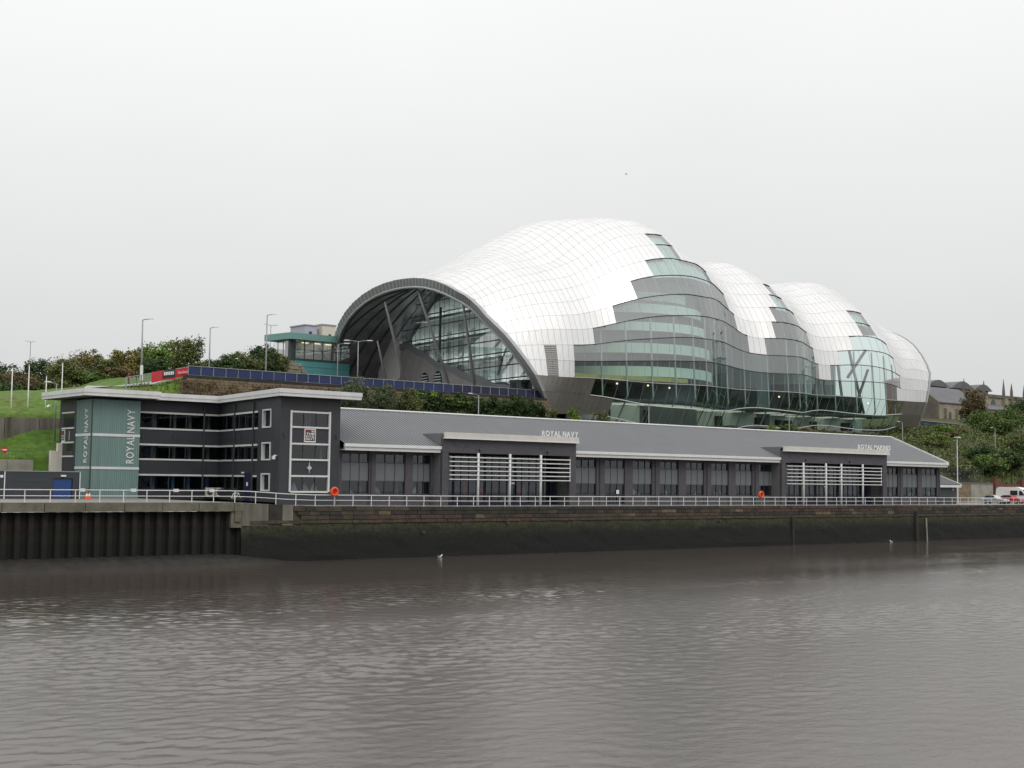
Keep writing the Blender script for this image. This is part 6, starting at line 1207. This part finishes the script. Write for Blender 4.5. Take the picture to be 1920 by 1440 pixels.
def ac(s, lab):
    A = thing('air_conditioner', lab, 'air conditioner', (s, 23.4, .45), 'outdoor air conditioning units'); boxo('case', 'ac_white', A, s, s + .95, 23.3, 23.7, .62, 1.62); MB().tube([(s + .4, 23.3, 1.12), (s + .4, 23.27, 1.12)], .34, 16).build('fan_grille', 'grille', A); boxo('foot', 'grille', A, s + .1, s + .85, 23.35, 23.65, .45, .62)
ac(69.2, 'left white air conditioning unit below the office windows'); ac(70.4, 'right white air conditioning unit by the inner corner')
def cone(s, t, lab):
    K_ = thing('traffic_cone', lab, 'traffic cone', (s, t, .46), 'traffic cones'); b = MB().tube([(s, t, .5), (s, t, .8)], [.19, .12], 10); b.build('lower_body', 'buoy_orange', K_); MB().tube([(s, t, .8), (s, t, .97)], [.12, .08], 10).build('white_sleeve', 'sign_white', K_); MB().tube([(s, t, .97), (s, t, 1.2)], [.08, .03], 10).build('tip', 'buoy_orange', K_); boxo('base', 'buoy_orange', K_, s - .24, s + .24, t - .24, t + .24, .46, .5)
cone(52.9, 17.0, 'left orange traffic cone by the shed corner'); cone(53.4, 17.6, 'right orange traffic cone by the teal tower')
BK = thing('bicycle', 'white bicycle leaning by the railing near the air conditioners', 'bicycle', (65.2, 9, .35), None)
for x in (64.7, 65.75):
    b = MB(); pts = [(x + .33 * math.cos(a), 9, .72 + .33 * math.sin(a)) for a in np.linspace(0, 2 * math.pi, 17)]; b.tube(pts, .022, 4, cap=False); b.build('wheel', 'tyre', BK)
b = MB()
for a, c in (((64.7, .72), (64.98, 1.2)), ((64.98, 1.2), (65.55, 1.22)), ((65.55, 1.22), (65.75, .72)), ((65.15, .7), (64.98, 1.2)), ((65.15, .7), (65.55, 1.2)), ((64.7, .72), (65.15, .7))): b.tube([(a[0], 9, a[1]), (c[0], 9, c[1])], .025, 5)
b.build('frame', 'sign_white', BK); MB().tube([(65.6, 8.75, 1.36), (65.6, 9.25, 1.36)], .02, 5).build('handlebar', 'grille', BK); boxo('saddle', 'grille', BK, 64.84, 65.1, 8.94, 9.06, 1.25, 1.31)

# ------------------------------------------------------------------ vehicles (parked nose towards the river)
def car(lab, s, t0, ln, wd, ht, m, name='parked_car'):
    V = thing(name, lab, 'car', (s, t0, 0)); k = ln; x0, x1 = s - wd / 2, s + wd / 2
    prof = [(0, .34), (0, .62), (.02, .76), (.22, .84), (.31, .86), (.46, ht - .06), (.56, ht), (.78, ht - .03), (.93, ht - .38), (.985, .95), (1, .75), (1, .34)]
    b = MB(); N_ = len(prof)
    for xi, (xx, sh) in enumerate(((x0, .0), (x0 + .12, 1), (x1 - .12, 1), (x1, .0))):
        for u, z in prof: zz = z if sh else (z if z < .9 else .9 + (z - .9) * .86); xo = (0 if z < .95 or sh else (.14 if xi == 0 else -.14)); b.v.append((xx + xo, t0 + u * k, zz))
    for xi in range(3):
        for i in range(N_): j = (i + 1) % N_; b.f.append((xi * N_ + i, xi * N_ + j, (xi + 1) * N_ + j, (xi + 1) * N_ + i))
    b.f.append(tuple(range(N_))); b.f.append(tuple(3 * N_ + i for i in range(N_))[::-1]); b.build('body', m, V, smooth=False)
    for sx in (x0 + .05, x1 - .05):
        o_ = -.012 if sx < s else .012
        for u0, u1, a0, a1 in ((.36, .55, .46, .55), (.57, .80, .57, .76)):
            MB().prism([(sx + o_, t0 + u0 * k, .92), (sx + o_, t0 + u1 * k + (.06 * k if u1 > .7 else 0), .92), (sx + o_ + (.06 if sx < s else -.06), t0 + a1 * k, ht - .12), (sx + o_ + (.06 if sx < s else -.06), t0 + a0 * k, ht - .12)], (.03 if sx < s else -.03, 0, 0)).build('side_window', 'car_glass', V)
    MB().quad((x0 + .16, t0 + .325 * k, .90), (x1 - .16, t0 + .325 * k, .90), (x1 - .24, t0 + .452 * k, ht - .09), (x0 + .24, t0 + .452 * k, ht - .09)).build('windscreen', 'car_glass', V)
    MB().quad((x0 + .2, t0 + .965 * k, .98), (x1 - .2, t0 + .965 * k, .98), (x1 - .25, t0 + .85 * k, ht - .12), (x0 + .25, t0 + .85 * k, ht - .12)).build('rear_window', 'car_glass', V)
    for sx in (x0 - .02, x1 - .18):
        for u in (.19, .80): w_ = MB().tube([(sx, t0 + u * k, .32), (sx + .2, t0 + u * k, .32)], .32, 14).build('wheel', 'tyre', V); MB().tube([(sx - .012, t0 + u * k, .32), (sx + .212, t0 + u * k, .32)], .19, 10).build('rim', 'rim', w_)
    for sx in (x0 + .12, x1 - .42): boxo('headlight', 'headlight', V, sx, sx + .3, t0 - .02, t0 + .1, .62, .76); boxo('tail_light', 'tail_red', V, sx, sx + .3, t0 + k - .06, t0 + k + .02, .72, .88)
    for sx in (x0 - .14, x1 + .02): boxo('mirror', m, V, sx, sx + .12, t0 + .36 * k, t0 + .40 * k, .95, 1.08)
    boxo('bumper', 'grille', V, x0 + .1, x1 - .1, t0 - .03, t0 + .02, .36, .5)
car('silver parked car, nearest of the row on the quay', 206.0, 5.5, 4.3, 1.75, 1.46, 'car_silver'); car('red parked car between the silver car and the white van', 212.0, 6.0, 4.1, 1.72, 1.48, 'car_red')
V = thing('parked_van', 'white parked van with dark side windows behind the red car', 'van', (214.9, 7, 0)); x0, x1 = 214.0, 216.1; t0, k = 5.6, 6.6
prof = [(0, .4), (0, 1.05), (.03, 1.2), (.13, 1.4), (.27, 2.5), (.33, 2.72), (.45, 2.86), (.90, 2.86), (.975, 2.7), (.995, 2.2), (1, .4)]
b = MB(); N_ = len(prof)
for xi, xx in enumerate((x0, x0 + .1, x1 - .1, x1)):
    for u, z in prof: b.v.append((xx + ((.1 if xi == 0 else -.1 if xi == 3 else 0) if z > 2 else 0), t0 + u * k, z if xi in (1, 2) else min(z, z - .06 if z > 2 else z)))
for xi in range(3):
    for i in range(N_): j = (i + 1) % N_; b.f.append((xi * N_ + i, xi * N_ + j, (xi + 1) * N_ + j, (xi + 1) * N_ + i))
b.f.append(tuple(range(N_))); b.f.append(tuple(3 * N_ + i for i in range(N_))[::-1]); b.build('body', 'van_white', V)
for sx, o_ in ((x0, -.02), (x1, .02)):
    MB().prism([(sx + o_, t0 + .18 * k, 1.45), (sx + o_, t0 + .33 * k, 1.45), (sx + o_, t0 + .33 * k, 2.2), (sx + o_, t0 + .265 * k, 2.2)], (-o_, 0, 0)).build('side_window', 'car_glass', V); boxo('side_window', 'car_glass', V, sx - .02, sx + .02, t0 + .38 * k, t0 + .58 * k, 1.45, 2.25)
MB().quad((x0 + .15, t0 + .135 * k - .04, 1.42), (x1 - .15, t0 + .135 * k - .04, 1.42), (x1 - .2, t0 + .26 * k - .05, 2.42), (x0 + .2, t0 + .26 * k - .05, 2.42)).build('windscreen', 'car_glass', V)
for sx in (x0 - .02, x1 - .2):
    for u in (.17, .8): w_ = MB().tube([(sx, t0 + u * k, .35), (sx + .22, t0 + u * k, .35)], .35, 14).build('wheel', 'tyre', V); MB().tube([(sx - .012, t0 + u * k, .35), (sx + .232, t0 + u * k, .35)], .2, 10).build('rim', 'rim', w_)
for sx in (x0 + .1, x1 - .4): boxo('headlight', 'headlight', V, sx, sx + .3, t0 - .03, t0 + .06, .8, 1.0)
boxo('bumper', 'grille', V, x0 + .05, x1 - .05, t0 - .06, t0 + .02, .4, .62)

# ------------------------------------------------------------------ people
def person(lab, s, t, z, m_top, m_leg='trousers', yaw=0., h=1.72, pose='walk', hood=False, group='walkers on the hill'):
    Pn = thing('person', lab, 'person', (s, t, z), group); k = h / 1.72
    J = {'pel': (0, 0, .95), 'chest': (0.02, 0, 1.28), 'neck': (.03, 0, 1.48), 'head': (.05, 0, 1.6), 'hl': (0, .1, .9), 'hr': (0, -.1, .9), 'kl': (.16, .1, .5), 'kr': (-.05, -.1, .5), 'fl': (.2, .1, .06), 'fr': (-.25, -.1, .1), 'tl': (.34, .1, .03), 'tr': (-.12, -.1, .04),
         'sl': (.02, .2, 1.42), 'sr': (.02, -.2, 1.42), 'el': (-.1, .26, 1.15), 'er': (.12, -.26, 1.15), 'wl': (.0, .27, .92), 'wr': (.28, -.24, .98), 'pl': (.05, .27, .83), 'pr': (.36, -.23, .94)}
    if pose == 'bend':
        J.update(chest=(.22, 0, 1.16), neck=(.36, 0, 1.26), head=(.46, 0, 1.32), sl=(.3, .2, 1.24), sr=(.3, -.2, 1.24), el=(.36, .26, .98), er=(.36, -.26, .98), wl=(.5, .24, .82), wr=(.5, -.24, .82), pl=(.58, .22, .78), pr=(.58, -.22, .78))
    E_ = [('pel', 'chest'), ('chest', 'neck'), ('neck', 'head'), ('pel', 'hl'), ('hl', 'kl'), ('kl', 'fl'), ('fl', 'tl'), ('pel', 'hr'), ('hr', 'kr'), ('kr', 'fr'), ('fr', 'tr'), ('chest', 'sl'), ('sl', 'el'), ('el', 'wl'), ('wl', 'pl'), ('chest', 'sr'), ('sr', 'er'), ('er', 'wr'), ('wr', 'pr')]
    rad = dict(pel=.15, chest=.17, neck=.06, head=.105, hl=.1, hr=.1, kl=.065, kr=.065, fl=.045, fr=.045, tl=.04, tr=.04, sl=.075, sr=.075, el=.05, er=.05, wl=.038, wr=.038, pl=.035, pr=.035)
    nm_ = list(J); me = bpy.data.meshes.new('person_body'); cy, sy = math.cos(yaw), math.sin(yaw)
    me.from_pydata([((x * cy - y * sy) * k, (x * sy + y * cy) * k, z_ * k) for x, y, z_ in (J[a] for a in nm_)], [(nm_.index(a), nm_.index(c)) for a, c in E_], [])
    ob = bpy.data.objects.new('tmp', me); C.objects.link(ob); ob.modifiers.new('s', 'SKIN'); 
    for i, a in enumerate(nm_): v = me.skin_vertices[0].data[i]; v.radius = (rad[a] * k, rad[a] * k); v.use_root = (a == 'pel')
    ob.modifiers.new('d', 'SUBSURF').levels = 1; bpy.context.view_layer.update()
    m2 = bpy.data.meshes.new_from_object(ob.evaluated_get(bpy.context.evaluated_depsgraph_get())); bpy.data.objects.remove(ob)
    for mm in (m_top, m_leg, 'skin', 'hair'): m2.materials.append(MATS[mm])
    hd = J['head']; hdx = (hd[0] * cy - hd[1] * sy) * k; hdy = (hd[0] * sy + hd[1] * cy) * k
    for p in m2.polygons:
        c = p.center; p.use_smooth = True
        p.material_index = 1 if c.z < .92 * k else 0
        if (Vector((c.x, c.y, c.z)) - Vector((hdx, hdy, hd[2] * k))).length < .17 * k: p.material_index = 0 if hood else (3 if c.z > (hd[2] + .03) * k else 2)
    bo = bpy.data.objects.new('body', m2); C.objects.link(bo); bo.parent = Pn
    b = MB().tube([(s + hdx + cy * .1 * k, t + hdy + sy * .1 * k, z + (hd[2] + .02) * k), (s + hdx + cy * .135 * k, t + hdy + sy * .135 * k, z + (hd[2] - .015) * k)], [.012, .02], 5); b.build('nose', 'skin', Pn)
    return Pn
person('walker in a dark red jacket on the hill path', 74.0, 56.2, hz(74.0, 56.2) + .1, 'jacket_red', yaw=R(200)); person('walker in black beside the one in dark red', 74.9, 55.6, hz(74.9, 55.6) + .1, 'jacket_black', yaw=R(200))
person('person in black standing where the banners meet the blue hoarding', 77.9, 46.6, 15.55, 'jacket_black', yaw=R(180), h=1.75); person('person in a white hooded top bending behind the flagpoles', 57.25, 40.4, 9.75, 'jacket_white', yaw=R(20), pose='bend', hood=True, h=1.6)

# ------------------------------------------------------------------ gulls
def gull(lab, p, fly=False, yaw=0.):
    G = thing('gull', lab, 'gull', p, 'gulls'); x, y, z = p; d = Vector((math.cos(yaw), math.sin(yaw), 0)); q = Vector((x, y, z)); sd = Vector((-d.y, d.x, 0))
    b = MB(); b.tube([q - d * .24 + Vector((0, 0, .12)), q - d * .12 + Vector((0, 0, .10)), q + d * .05 + Vector((0, 0, .10)), q + d * .16 + Vector((0, 0, .2)), q + d * .2 + Vector((0, 0, .3)), q + d * .26 + Vector((0, 0, .31))], [.02, .08, .10, .065, .06, .03], 8); b.build('body', 'gull_white', G, smooth=True)
    MB().tube([q + d * .26 + Vector((0, 0, .31)), q + d * .33 + Vector((0, 0, .295))], [.022, .006], 5).build('beak', 'beak', G)
    for sg in (-1, 1):
        if fly: MB().prism([q + d * .1 + sd * sg * .08 + Vector((0, 0, .14)), q + sd * sg * .4 + d * .12 + Vector((0, 0, .3)), q + sd * sg * .75 - d * .12 + Vector((0, 0, .22)), q + sd * sg * .35 - d * .1 + Vector((0, 0, .24))], (0, 0, .015)).build('wing', 'gull_grey', G)
        else: MB().tube([q + d * .06 + sd * sg * .08 + Vector((0, 0, .15)), q - d * .12 + sd * sg * .07 + Vector((0, 0, .15)), q - d * .32 + sd * sg * .02 + Vector((0, 0, .15))], [.04, .06, .01], 6).build('wing', 'gull_grey', G, smooth=True)
gull('white gull floating near the quay wall below the first portico', (83.3, -1.6, -5.24), yaw=R(-30)); gull('white gull standing at the drain pipe foot at right', (163.2, -1.4, -5.24), yaw=R(160)); gull('gull flying in the grey sky above the hall', (190, 80, 65.8), True, R(-50))
for o in bpy.data.objects:
    if '_o' in o: del o['_o']
